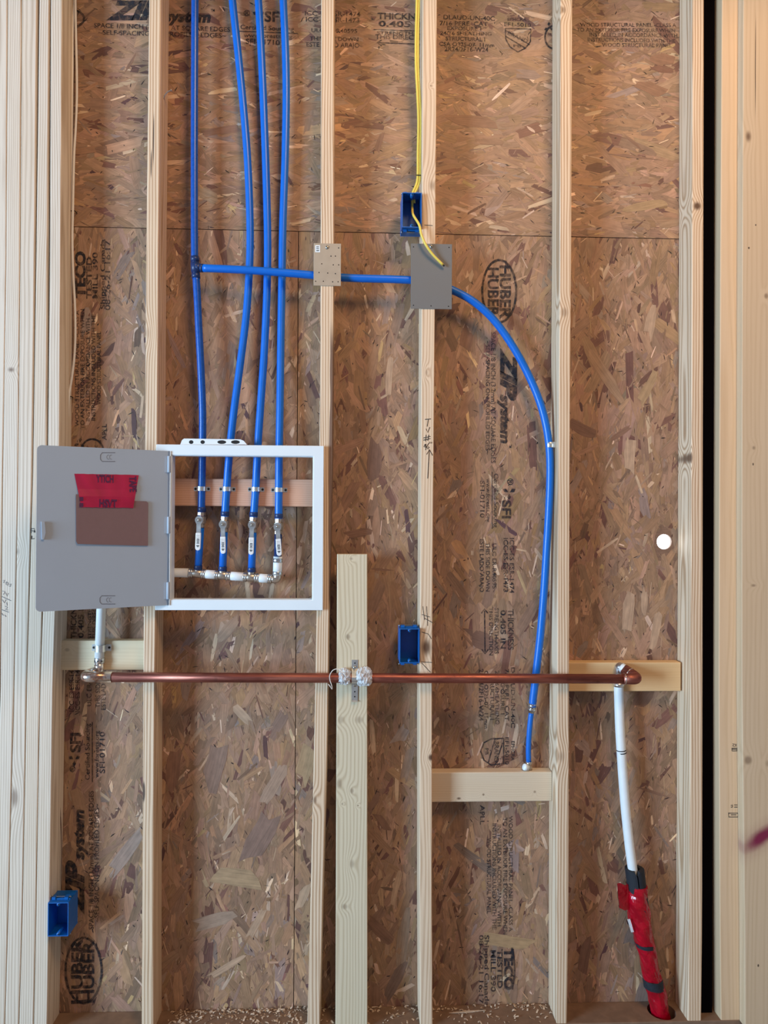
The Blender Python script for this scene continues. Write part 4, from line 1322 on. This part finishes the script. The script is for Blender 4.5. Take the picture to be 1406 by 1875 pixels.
FG = 'crumpled film round the copper pipe'
crumple('crumpled clear film on the copper pipe, smaller bunch with the string', 620, 642, 1239, .0215, 3, FG)
crumple('crumpled clear film on the copper pipe, bigger bunch past the hanger strap', 652, 681, 1239, .0250, 4, FG)
sg = MB().tube(smooth_path([P(634, 1239, -.036), P(627, 1230, -.036), P(619, 1225, -.034), P(610, 1227, -.034), P(604, 1236, -.034), P(604, 1245, -.034), P(607, 1254, -.034), P(608, 1262, -.034), P(604, 1256, -.036), P(601, 1253, -.036)], .003), .0012, 8)
tag(mesh_obj('string', sg, M['string']), 'frayed pale string looped over the copper pipe', 'string')

# ------------------------------------------------------------------ nail plates
def nail_plate(label, x0, y0, x1, y1, mat, screws, holes, sticker=False):
    yb = -.0003
    a, b = P(x0, y0, yb), P(x1, y1, yb)
    t = thing('nail_plate', (a.x, yb, b.z), label, 'metal plate', 'metal plates guarding the branch pipe')
    mesh_obj('plate', MB().box((a.x, yb - .0015, b.z), (b.x, yb, a.z)), M[mat], t, bevel=.0005)
    for (px_, py_) in screws:
        q = P(px_, py_, yb - .0015)
        mb = MB().lathe(q, q + Vector((0, -1, 0)), [(0, .0052), (.0012, .005), (.0022, .003), (.0024, .0028)], 18)
        mesh_obj('screw', mb, M['screw'], t)
        mesh_obj('screw_recess', MB().lathe(q + Vector((0, -.0022, 0)), q + Vector((0, -1, 0)), [(0, .0018), (.0004, .0018)], 6, False), M['black'], t)
    for (px_, py_) in holes:
        q = P(px_, py_, yb - .0015)
        mesh_obj('punched_hole', MB().lathe(q, q + Vector((0, -1, 0)), [(0, .0017), (.0002, .0017)], 10), M['black'], t)
    if sticker:
        q0, q1 = P(577, 449, yb - .0016), P(586, 462, yb - .0016)
        s = mesh_obj('sticker', MB().box((q0.x, yb - .0019, q1.z), (q1.x, yb - .0014, q0.z)), M['frame_white'], t)
        mb = MB()
        for k in range(3):
            yy = 452 + k * 3.4
            mb.ribbon([P(579, yy, yb - .0022), P(584, yy, yb - .0022)], px2m(1.4))
        mesh_obj('print', mb, M['ink'], s)
    return t


nail_plate('small pale galvanised plate on the bowed stud over the branch pipe', 574.5, 445.5, 624, 524, 'steel_lite', [(599, 453)],
           [(620, 454), (614, 469), (610, 485), (620, 485), (614, 501), (584, 499), (609, 516), (619, 516), (589, 483), (606, 469), (592, 515), (578, 515), (600, 500)], True)
nail_plate('large dark grey plate on the lettered stud, yellow cable hanging over it', 752.5, 446, 827, 566.5, 'steel_grey', [(789.5, 451.5)], [(822, 453), (757, 559), (789, 560), (821, 561), (757, 452)])

# ------------------------------------------------------------------ outlet boxes
def outlet_box(label, x0, y0, x1, y1, yf, depth, mount):
    a, b = P(x0, y0, yf), P(x1, y1, yf)
    X0, X1, Z0, Z1 = a.x, b.x, b.z, a.z
    if mount is not None:
        if mount[0] == 'r':
            X0 += mount[1] - X1
            X1 = mount[1]
        else:
            X1 += mount[1] - X0
            X0 = mount[1]
    t = thing('outlet_box', ((X0 + X1) / 2, yf + depth, Z0), label, 'electrical box', 'blue outlet boxes nailed to studs')
    w = .0026
    yb = yf + depth
    o = MB()
    vo = [(X0, yf, Z0), (X1, yf, Z0), (X1, yf, Z1), (X0, yf, Z1)]
    vi = [(X0 + w, yf, Z0 + w), (X1 - w, yf, Z0 + w), (X1 - w, yf, Z1 - w), (X0 + w, yf, Z1 - w)]
    bo = [(x, yb, z) for x, y, z in vo]
    bi = [(x, yb - w, z) for x, y, z in vi]
    v = vo + vi + bo + bi
    f = []
    for i in range(4):
        j = (i + 1) % 4
        f += [(i, j, 4 + j, 4 + i), (j, i, 8 + i, 8 + j), (4 + i, 4 + j, 12 + j, 12 + i)]
    f += [(8, 9, 10, 11), (15, 14, 13, 12)]
    mesh_obj('shell', o.add(v, f), M['box_blue'], t, bevel=.0006)
    cx_ = (X0 + X1) / 2
    for sgn, z in ((1, Z0 + w), (-1, Z1 - w)):
        q = Vector((cx_, yf + .0004, z + sgn * .0030))
        bs = MB().lathe(q, q + Vector((0, 1, 0)), [(0, .0046), (.03, .0046), (.032, .003)], 18)
        s = mesh_obj('screw_boss', bs, M['box_blue'], t)
        mesh_obj('screw_hole', MB().lathe(q, q + Vector((0, -1, 0)), [(0, .0017), (.0003, .0017)], 10), M['black'], s)
    for sgn, z in ((-1, Z0), (1, Z1)):
        mb = MB()
        for xx in (X0 + .010, X1 - .012):
            lo, hi = sorted((z + sgn * .0003, z + sgn * .0075))
            mb.box((xx - .005, yf + .014, lo), (xx + .005, yf + .030, hi))
        lo, hi = sorted((z + sgn * .0003, z + sgn * .0035))
        mb.box((X0 + .004, yf + .016, lo), (X1 - .002, yf + .026, hi))
        mesh_obj('nail_bracket', mb, M['box_blue'], t)
        zz = z + sgn * .0055
        mesh_obj('nail', MB().lathe((X0 - .001, yf + .022, zz), (X1, yf + .022, zz), [(0, .0035), (.0015, .0035), (.0016, .0014), (X1 - X0, .0014)], 10), M['screw'], t)
    rb = MB()
    rb.box((X0 + w + .004, yb - w - .0006, Z0 + .014), (X0 + w + .014, yb - w, Z0 + .024))
    rb.box((X1 - w - .016, yb - w - .0006, Z0 + .014), (X1 - w - .006, yb - w, Z0 + .024))
    rb.box((X0 + w + .006, yb - w - .0006, Z1 - .034), (X0 + w + .014, yb - w, Z1 - .022))
    mesh_obj('knockouts', rb, M['box_blue'], t)
    return t, (X0, X1, Z0, Z1)


YB = -.0125
ob1, bx1 = outlet_box('blue outlet box with a yellow cable coming out of it, high on a stud', 740.5, 352, 776.5, 417, YB, .066, ('r', P(772, 385, 0).x - .0006))
ob2, bx2 = outlet_box('empty blue outlet box just above the copper pipe', 733.5, 1151, 770, 1214.5, YB, .066, ('r', P(768, 1180, 0).x - .0006))
ob3, bx3 = outlet_box('blue outlet box near the floor in the corner bay', 87, 1653, 124.5, 1714.5, YB, .066, ('l', P(90.2, 1680, 0).x + .0008))

# ------------------------------------------------------------------ cables
yc_ = thing('yellow_cable', P(766, 350, .03), 'yellow electrical cable running down a stud into the high blue box', 'cable')
yd = .030
top_pts = [P(763, -60, yd), P(763, 0, yd), P(761.5, 60, yd), P(761.5, 120, yd), P(764, 170, yd), P(766, 220, yd), P(765, 280, yd), P(764, 330, yd)]
xc = (bx1[0] + bx1[1]) / 2 + .004
top_pts += [Vector((xc, yd, bx1[3] + .014)), Vector((xc, yd, bx1[3] - .012)), Vector((xc, .026, bx1[3] - .030)), Vector((xc + .001, .008, bx1[3] - .055)), P(767.5, 412, -.016), P(771.5, 430, -.020), P(780, 449, -.019), P(793, 467, -.014), P(811, 485, -.010)]
mesh_obj('jacket', MB().tube(smooth_path(top_pts, .006), .0036, 12), M['yellow'], yc_)
mesh_obj('jacket', MB().tube(smooth_path([p + Vector((.0068, .001, 0)) for p in top_pts[:10]], .006), .0034, 12), M['yellow'], yc_)
A, B = P(811, 485, -.010), P(813.5, 487.5, -.0095)
mesh_obj('bare_end', MB().lathe(A, B, [(0, .0022), ((B - A).length, .0022)], 10), M['black'], yc_)
q = P(765, 322, yd)
mesh_obj('staple', MB().box((q.x - .006, q.y - .0052, q.z - .0012), (q.x + .008, q.y - .0036, q.z + .0012)), M['black'], yc_)

wg = 'white cables beside the corner stack'
yw = .076
ca = MB().tube(path_px([(137, -40), (136, 3), (133, 60), (132.5, 130), (131, 200), (130, 300), (129, 385), (128, 440), (127, 520), (126, 600), (124.5, 680), (121.5, 725), (120, 780), (118, 850)], yw), .0034, 10)
tag(mesh_obj('white_cable', ca, M['cable_white']), 'white cable hugging the innermost corner stud', 'cable', wg)
cb = MB().tube(path_px([(138, -40), (138, 3), (139, 60), (140.5, 130), (140.5, 185), (138.5, 235), (135.5, 290), (133.5, 385), (132.5, 440), (134, 500), (137, 555), (138, 610), (136, 655), (131, 695), (126, 728), (124, 780), (122, 850)], yw - .0068), .0032, 10)
tag(mesh_obj('white_cable', cb, M['cable_white']), 'white cable bowing away from the corner studs', 'cable', wg)
for i, (x, y) in enumerate(((131, 386), (123.5, 726))):
    q = P(x, y, yw - .0046)
    mb = MB().box((q.x - .010, q.y - .0006, q.z - .0012), (q.x + .010, q.y + .0006, q.z + .0012))
    mb.box((q.x - .010, q.y - .0006, q.z - .0012), (q.x - .0088, OSB_Y - .002, q.z + .0012))
    mb.box((q.x + .0088, q.y - .0006, q.z - .0012), (q.x + .010, OSB_Y - .002, q.z + .0012))
    tag(mesh_obj('cable_staple', mb, M['black']), ('staple holding the white cables just above the panel joint', 'staple pinching the white cables together above the grey door')[i], 'staple')
bw = MB().tube(path_px([(113, 1090), (115, 1150), (115.5, 1220), (113.5, 1290), (111, 1350), (110, 1420), (110, 1470), (113, 1545), (112, 1600), (112.5, 1640)], .068), .0011, 8)
tag(mesh_obj('thin_wire', bw, M['wire_brown']), 'thin brown wire dangling beside the corner stack above the low blue box', 'wire')

# bent nail in the split stud's side
nx = P(295, 170, 0).x + .0006
q = Vector((nx, .032, P(300, 170, .03).z))
nl = MB().tube(smooth_path([q + Vector((-.004, .004, -.012)), q + Vector((.002, 0, -.004)), q + Vector((.010, -.001, .004)), q + Vector((.020, -.002, .008))], .002), .0019, 10)
nl.lathe(q + Vector((.0195, -.002, .0078)), q + Vector((.024, -.0025, .0095)), [(0, .0042), (.0018, .0042)], 14)
tag(mesh_obj('bent_nail', nl, M['zinc']), 'bent shiny nail sticking out of the split stud', 'nail')

# ------------------------------------------------------------------ white access box
YF = -.016
fa = thing('access_box', P(440, 1117, 0), 'white steel access box with its grey door swung open', 'access box')
tl, brc = P(286, 813.5, YF), P(591, 1117.5, YF)
OX0, OX1, OZ0, OZ1 = tl.x, brc.x, brc.z, tl.z
il, ir = P(314, 833, YF), P(572, 1099, YF)
IX0, IX1, IZ0, IZ1 = il.x, ir.x, ir.z, il.z


def ring_frame(x0, x1, z0, z1, a0, a1, c0, c1, y0, y1):
    vo = [(x0, z0), (x1, z0), (x1, z1), (x0, z1)]
    vi = [(a0, c0), (a1, c0), (a1, c1), (a0, c1)]
    v = [(p, y0, q) for p, q in vo] + [(p, y0, q) for p, q in vi] + [(p, y1, q) for p, q in vo] + [(p, y1, q) for p, q in vi]
    f = []
    for i in range(4):
        j = (i + 1) % 4
        f += [(i, j, 4 + j, 4 + i), (8 + j, 8 + i, 12 + i, 12 + j), (j, i, 8 + i, 8 + j), (4 + i, 4 + j, 12 + j, 12 + i)]
    return v, f


fr = mesh_obj('frame', MB().add(*ring_frame(OX0, OX1, OZ0, OZ1, IX0, IX1, IZ0, IZ1, YF, -.0006)), M['frame_white'], fa, bevel=.0012)
lip = mesh_obj('inner_lip', MB().add(*ring_frame(IX0 + .0001, IX1 - .0001, IZ0 + .0001, IZ1 - .0001, IX0 + .0016, IX1 - .0016, IZ0 + .0016, IZ1 - .0016, YF + .002, .020)), M['frame_white'], fr)
# mounting tab with slots above the frame
tabo = [(330, 814), (333, 806), (337, 803), (440, 804.5), (446, 807), (452, 814)]
tb = mesh_obj('mounting_tab', MB().prism([P(x, y, -.0035) for x, y in tabo], (0, 1, 0), .0025), M['frame_white'], fa)
for (x, y, rx) in ((350, 809.5, 4), (371, 809.5, 4), (406, 809.5, 8), (431, 809.5, 8)):
    c = P(x, y, -.0036)
    hw_, hh_ = px2m(rx), px2m(3.4)
    pts = [c + Vector((hw_ * math.cos(a), 0, hh_ * math.sin(a))) for a in [2 * math.pi * i / 20 for i in range(20)]]
    mesh_obj('slot', MB().prism(pts, (0, 1, 0), .0002), M['black'], tb)

# door
H0, H1 = P(309, 1108, -.0165), P(309, 826, -.0165)
dz0, dz1 = H0.z, H1.z
free = P(66.5, 967, -.166)
hinge = Vector((P(309, 967, -.0165).x, -.0165, 0))
dx = Vector((free.x - hinge.x, free.y - hinge.y, 0))
DW = dx.length
dx.normalize()
dn = Vector((0, 0, 1)).cross(dx)
if dn.y > 0: dn = -dn          # towards the viewer
DH = dz1 - dz0


def on_door(px_, py_, off=0.0):
    o = hinge + dn * off
    d = ray(px_, py_)
    t = (o - CAM).dot(dn) / d.dot(dn)
    return CAM + d * t


def dp(u, w, off=0.0): return Vector((hinge.x, hinge.y, dz0)) + dx * u + Vector((0, 0, w)) + dn * off


def round_door(u0, u1, w0, w1, r, off, rr=(0, 1, 1, 0)):
    pts = []
    for k, (cu_, cw, a0) in enumerate(((u0, w0, 180), (u1, w0, 270), (u1, w1, 0), (u0, w1, 90))):
        if rr[k]:
            su, sw = (-1 if cu_ == u1 else 1), (-1 if cw == w1 else 1)
            for i in range(7):
                a = math.radians(a0 + 90 * i / 6)
                pts.append(dp(cu_ + su * r + r * math.cos(a), cw + sw * r + r * math.sin(a), off))
        else:
            pts.append(dp(cu_, cw, off))
    return pts


door = mesh_obj('door', MB().prism(round_door(0, DW, 0, DH, .012, 0), -dn, .0022), M['door_grey'], fa)
door['label'] = 'grey inside face of the open door'
for (a, b) in ((835, 865), (946, 977), (1066, 1097)):
    A, B = Vector((hinge.x + .0005, hinge.y - .0035, P(309, b, -.02).z)), Vector((hinge.x + .0005, hinge.y - .0035, P(309, a, -.02).z))
    L = (B - A).length
    mb = MB().lathe(A, B, [(0, .0042), (.0006, .0046), (L - .0006, .0046), (L, .0042)], 16)
    a0, a1 = dp(0, A.z - dz0, .0012), dp(.012, B.z - dz0, .0012)
    mb.prism([dp(.0, A.z - dz0, .0014), dp(.011, A.z - dz0, .0014), dp(.011, B.z - dz0, .0014), dp(.0, B.z - dz0, .0014)], -dn, .0012)
    mesh_obj('hinge_knuckle', mb, M['door_grey'], door)
mesh_obj('hinge_rod', MB().lathe((hinge.x + .0005, hinge.y - .0035, dz0), (hinge.x + .0005, hinge.y - .0035, dz1), [(0, .0018), (DH, .0018)], 10), M['door_line'], door)
for (x0, x1, y0, y1) in ((184, 211, 829, 845), (183, 211, 1091, 1106)):
    mb = MB()
    pts = [on_door(x1, y0, .0003), on_door(x0 + 3, y0, .0003), on_door(x0, y0 + 4, .0003), on_door(x0, y1 - 4, .0003), on_door(x0 + 3, y1, .0003), on_door(x1, y1, .0003)]
    mb.ribbon(pts, .0018, dn)
    xm, ym = (x0 + x1) / 2, (y0 + y1) / 2
    mb.ribbon([on_door(xm + 1 + 3 * math.cos(a), ym + 4 * math.sin(a), .0003) for a in [math.radians(60 + 240 * i / 10) for i in range(11)]], .0010, dn)
    mb.ribbon([on_door(xm + 6 + 3 * math.cos(a), ym + 4 * math.sin(a), .0003) for a in [math.radians(60 + 240 * i / 10) for i in range(11)]], .0010, dn)
    mesh_obj('knockout', mb, M['door_line'], door)
lt = MB().prism([on_door(75, 955, .0), on_door(82, 955, .0), on_door(84, 975, .0), on_door(81, 988, .0), on_door(76, 988, .0)], dn, .0055)
mesh_obj('latch', lt, M['door_grey'], door, bevel=.001)

# card and tape on the door
cpts = [(139, 905), (139.5, 991), (142, 996), (271, 999.5), (271.5, 921), (268, 918), (252, 917.5), (236, 917), (150, 909), (146, 905)]
card = MB().prism([on_door(x, y, .0050 if x < 200 else .0032) for x, y in cpts], -dn, .0012)
tag(mesh_obj('cardboard_card', card, M['card']), 'brown cardboard card taped to the inside of the grey door', 'card')
tt = MB()
rows = []
n = 14
for i in range(n + 1):
    t = i / n
    xt, yt = 136 + (254 - 136) * t, 867.5 + 2.5 * t
    xb, yb_ = 149 + (244 - 149) * t, 929 + 1.5 * t
    jag = (random.uniform(-1.5, 1.5) if 0 < i < n else 0)
    rows.append([(xt, yt + jag * .3, .0008), (xt + (xb - xt) * .45, yt + (yb_ - yt) * 0.45, .0030), (xt + (xb - xt) * .66, yt + (yb_ - yt) * .66, .0062 - .002 * t), (xb, yb_ + jag * .5, .0068 - .002 * t)])
v = [on_door(*p) for r_ in rows for p in r_]
f = [(i * 4 + k, (i + 1) * 4 + k, (i + 1) * 4 + k + 1, i * 4 + k + 1) for i in range(n) for k in range(3)]
v2 = [p - dn * .0003 for p in v]
N = len(v)
f2 = [tuple(N + i for i in reversed(q_)) for q_ in f]
rt_ = thing('red_tape', on_door(198, 930, .006), 'strip of red printed tape holding the card to the grey door', 'tape')
mesh_obj('strip', MB().add(v + v2, f + f2), M['door_tape'], rt_)


def door_text(txt, a, b, h, off, parent, mat='ink', bold=.03):
    v, f = glyphs(txt, bold)
    A, B = on_door(*a, off), on_door(*b, off)
    L = (B - A).length
    e1 = (B - A) / L
    e2 = dn.cross(e1)
    if abs(e1.z) < .5 and e2.z < 0: e2 = -e2
    xa, xb = min(p[0] for p in v), max(p[0] for p in v)
    hh = h * .00148
    return [A + e1 * ((p[0] - xa) / (xb - xa) * L) + e2 * ((p[1] / CAP - .5) * hh) for p in v], f


g_ = G('tape_print')
g_.base((0.09, 0.012, 0.06))
M['tape_print'] = g_.m
for vf in (door_text('YTICH', (176, 876), (208, 877), 13, .0030, rt_), door_text('TAPE', (243, 872), (244, 901), 12, .0038, rt_), door_text('HSVT', (182, 921), (214, 922), 13, .0076, rt_), door_text('II', (149, 910), (149, 928), 6, .0078, rt_)):
    mesh_obj('tape_lettering', MB().add(*vf), M['tape_print'], rt_)

# ------------------------------------------------------------------ sleeve wrapped in red tape, through the plate
hc = on_z(1211, 1851, Z_PLATE)
cut(plate, MB().lathe((hc.x, hc.y, -.02), (hc.x, hc.y, .1), [(0, .040), (.12, .040)], 40, False))
structure('floor_hole', MB().lathe((hc.x, hc.y, .0004), (hc.x, hc.y, 1), [(0, .0395), (.0012, .0395)], 40), M['dark_void'])
ins = thing('pipe_insulation', (hc.x, hc.y, Z_PLATE), 'black foam sleeve wrapped in wrinkled red tape, rising from the plate', 'pipe sleeve')
RF = .0275
fpts = path_px([(1161.5, 1590), (1164, 1610), (1167.5, 1640), (1171, 1668)], Y_PIPE + .002)
n = 28
v, f = [], []
for i, p in enumerate(fpts):
    for rad in (RF, RD * 1.08):
        for k in range(n + 1):
            a = math.radians(-90 - 8) - math.radians(352) * k / n      # slit faces the viewer
            v.append(p + Vector((math.cos(a) * rad, math.sin(a) * rad, (-.010 if (k in (0, n) and i == 0) else 0))))
m_ = n + 1
for i in range(len(fpts) - 1):
    o0, o1 = i * 2 * m_, (i + 1) * 2 * m_
    for k in range(n):
        f += [(o0 + k, o0 + k + 1, o1 + k + 1, o1 + k), (o0 + m_ + k + 1, o0 + m_ + k, o1 + m_ + k, o1 + m_ + k + 1)]
    f += [(o0, o1, o1 + m_, o0 + m_), (o0 + n, o0 + m_ + n, o1 + m_ + n, o1 + n)]
f += [(k + 1, k, m_ + k, m_ + k + 1) for k in range(n)]
mesh_obj('foam', MB().add(v, f), M['foam'], ins)['label'] = 'black split foam sleeve'


def wrap(pts, rad, seed, wr=.0012, n=30):
    r = np.random.default_rng(seed)
    v, f = [], []
    k_ = len(pts)
    ph = r.uniform(0, 6, 6)
    for i, p in enumerate(pts):
        for k in range(n):
            a = 2 * math.pi * k / n
            rr_ = rad[i] + wr * (math.sin(2 * a + ph[0] + i * .5) + .7 * math.sin(5 * a + ph[1] - i * .9) + r.uniform(-.5, .5))
            v.append(p + Vector((math.cos(a) * rr_, math.sin(a) * rr_, r.uniform(-.001, .001))))
    for i in range(k_ - 1):
        for k in range(n):
            f.append((i * n + k, i * n + (k + 1) % n, (i + 1) * n + (k + 1) % n, (i + 1) * n + k))
    f.append(tuple(range(n)))
    f.append(tuple((k_ - 1) * n + k for k in range(n - 1, -1, -1)))
    return MB().add(v, f)


def taper(pts, r0, r1):
    return [r0 + (r1 - r0) * i / (len(pts) - 1) for i in range(len(pts))]


yb_ = hc.y
w1 = smooth_path([P(1166, 1620, .042), P(1168, 1655, .042), P(1172, 1690, .043), P(1182, 1730, .044)], .008)
mesh_obj('tape_wrap', wrap(w1, [.0285 + .003 * math.sin(math.pi * i / (len(w1) - 1)) - .001 * i / len(w1) for i in range(len(w1))], 1, .0016), M['red_tape'], ins)
w2 = smooth_path([P(1180, 1722, .044), P(1188, 1760, .045), P(1196, 1800, .046)], .008)
mesh_obj('tape_wrap', wrap(w2, taper(w2, .0262, .0262), 2, .0015), M['red_tape'], ins)
w3 = smooth_path([P(1196, 1796, .046), P(1203, 1822, .047), Vector((hc.x, hc.y, Z_PLATE - .03))], .008)
mesh_obj('tape_wrap', wrap(w3, taper(w3, .0275, .0272), 3, .0015), M['red_tape'], ins)
bnd = smooth_path([P(1194.5, 1791, .046), P(1197.5, 1807, .046)], .005)
mesh_obj('black_band', wrap(bnd, [.0290] * len(bnd), 4, .0004), M['foam'], ins)
bnd = smooth_path([P(1179.5, 1725, .044), P(1181.5, 1731, .044)], .003)
mesh_obj('black_band', wrap(bnd, [.0288] * len(bnd), 5, .0005), M['foam'], ins)
fl = []
nf, kf = 8, 9
for i in range(nf + 1):
    for k in range(kf + 1):
        t, s_ = i / nf, k / kf
        x = 1150 - 20 * t + 4 * s_
        y = 1619 + 46 * s_ + 2 * math.sin(t * 6 + s_ * 5)
        fl.append(P(x, y, .020 + .012 * (1 - t) + .0035 * math.sin(9 * s_ + 3 * t) * t * (1.0 if s_ < .5 else .4)))
ff = [(i * (kf + 1) + k, i * (kf + 1) + k + 1, (i + 1) * (kf + 1) + k + 1, (i + 1) * (kf + 1) + k) for i in range(nf) for k in range(kf)]
N = len(fl)
mesh_obj('tape_flap', MB().add(fl + [p + Vector((0, .0012, 0)) for p in fl], ff + [tuple(N + i for i in reversed(q_)) for q_ in ff]), M['red_tape'], ins)['label'] = 'loose flap of red tape'
lb = []
for i in range(7):
    t = i / 6
    lb.append(P(1151 + 7 * t, 1683 + 24 * t, .0225))
mesh_obj('label_glare', MB().ribbon(lb, .008, (-.35, -1, 0)), M['film'], ins)  # whitish strip: label bits with their glare put into the film

# ------------------------------------------------------------------ shavings on the plate
mb = MB()
rr2 = random.Random(5)
X0c, X1c = P(300, 1860, 0).x, P(1020, 1860, 0).x
for i in range(620):
    x = rr2.uniform(X0c, X1c)
    if rr2.random() < .35: x = rr2.uniform(P(300, 1860, 0).x, P(570, 1860, 0).x)
    y = rr2.uniform(.003, .086)
    if rr2.random() < .4: y = .086 - abs(rr2.gauss(0, .014))
    c = Vector((x, max(.003, y), Z_PLATE + .0006 + rr2.random() ** 2 * .006 * (1 if y > .06 else .3)))
    L, W = rr2.uniform(.0012, .0065) , rr2.uniform(.0008, .003)
    a = rr2.uniform(0, 6.28)
    d1 = Vector((math.cos(a), math.sin(a), rr2.uniform(-.4, .4))).normalized()
    d2 = Vector((-math.sin(a), math.cos(a), rr2.uniform(-.5, .5))).normalized()
    up3 = Vector((0, 0, rr2.uniform(.0003, .002)))
    pts = [c - d1 * L - d2 * W, c - d1 * L + d2 * W, c + d2 * W + up3, c - d2 * W + up3, c + d1 * L - d2 * W, c + d1 * L + d2 * W]
    for p in pts: p.z = max(p.z, Z_PLATE + .0003)
    mb.add(pts, [(0, 3, 2, 1), (3, 4, 5, 2)])
o = mesh_obj('wood_shavings', mb, M['chip'])
tag(o, 'pale wood shavings scattered on the dusty bottom plate', 'shavings', None, 'stuff')
sl = MB()
A, B = P(822, 1852, .05), P(890, 1842, .06)
A.z = B.z = Z_PLATE + .001
sd = Vector((0, .004, 0))
sl.prism([A, A + sd * .4, (A + B) / 2 + sd, B, (A + B) / 2 - sd], (0, 0, 1), .002)
tag(mesh_obj('wood_sliver', sl, M['chip']), 'long pointed wood sliver on the bottom plate among the shavings', 'sliver')

bpy.data.objects.remove(_to)
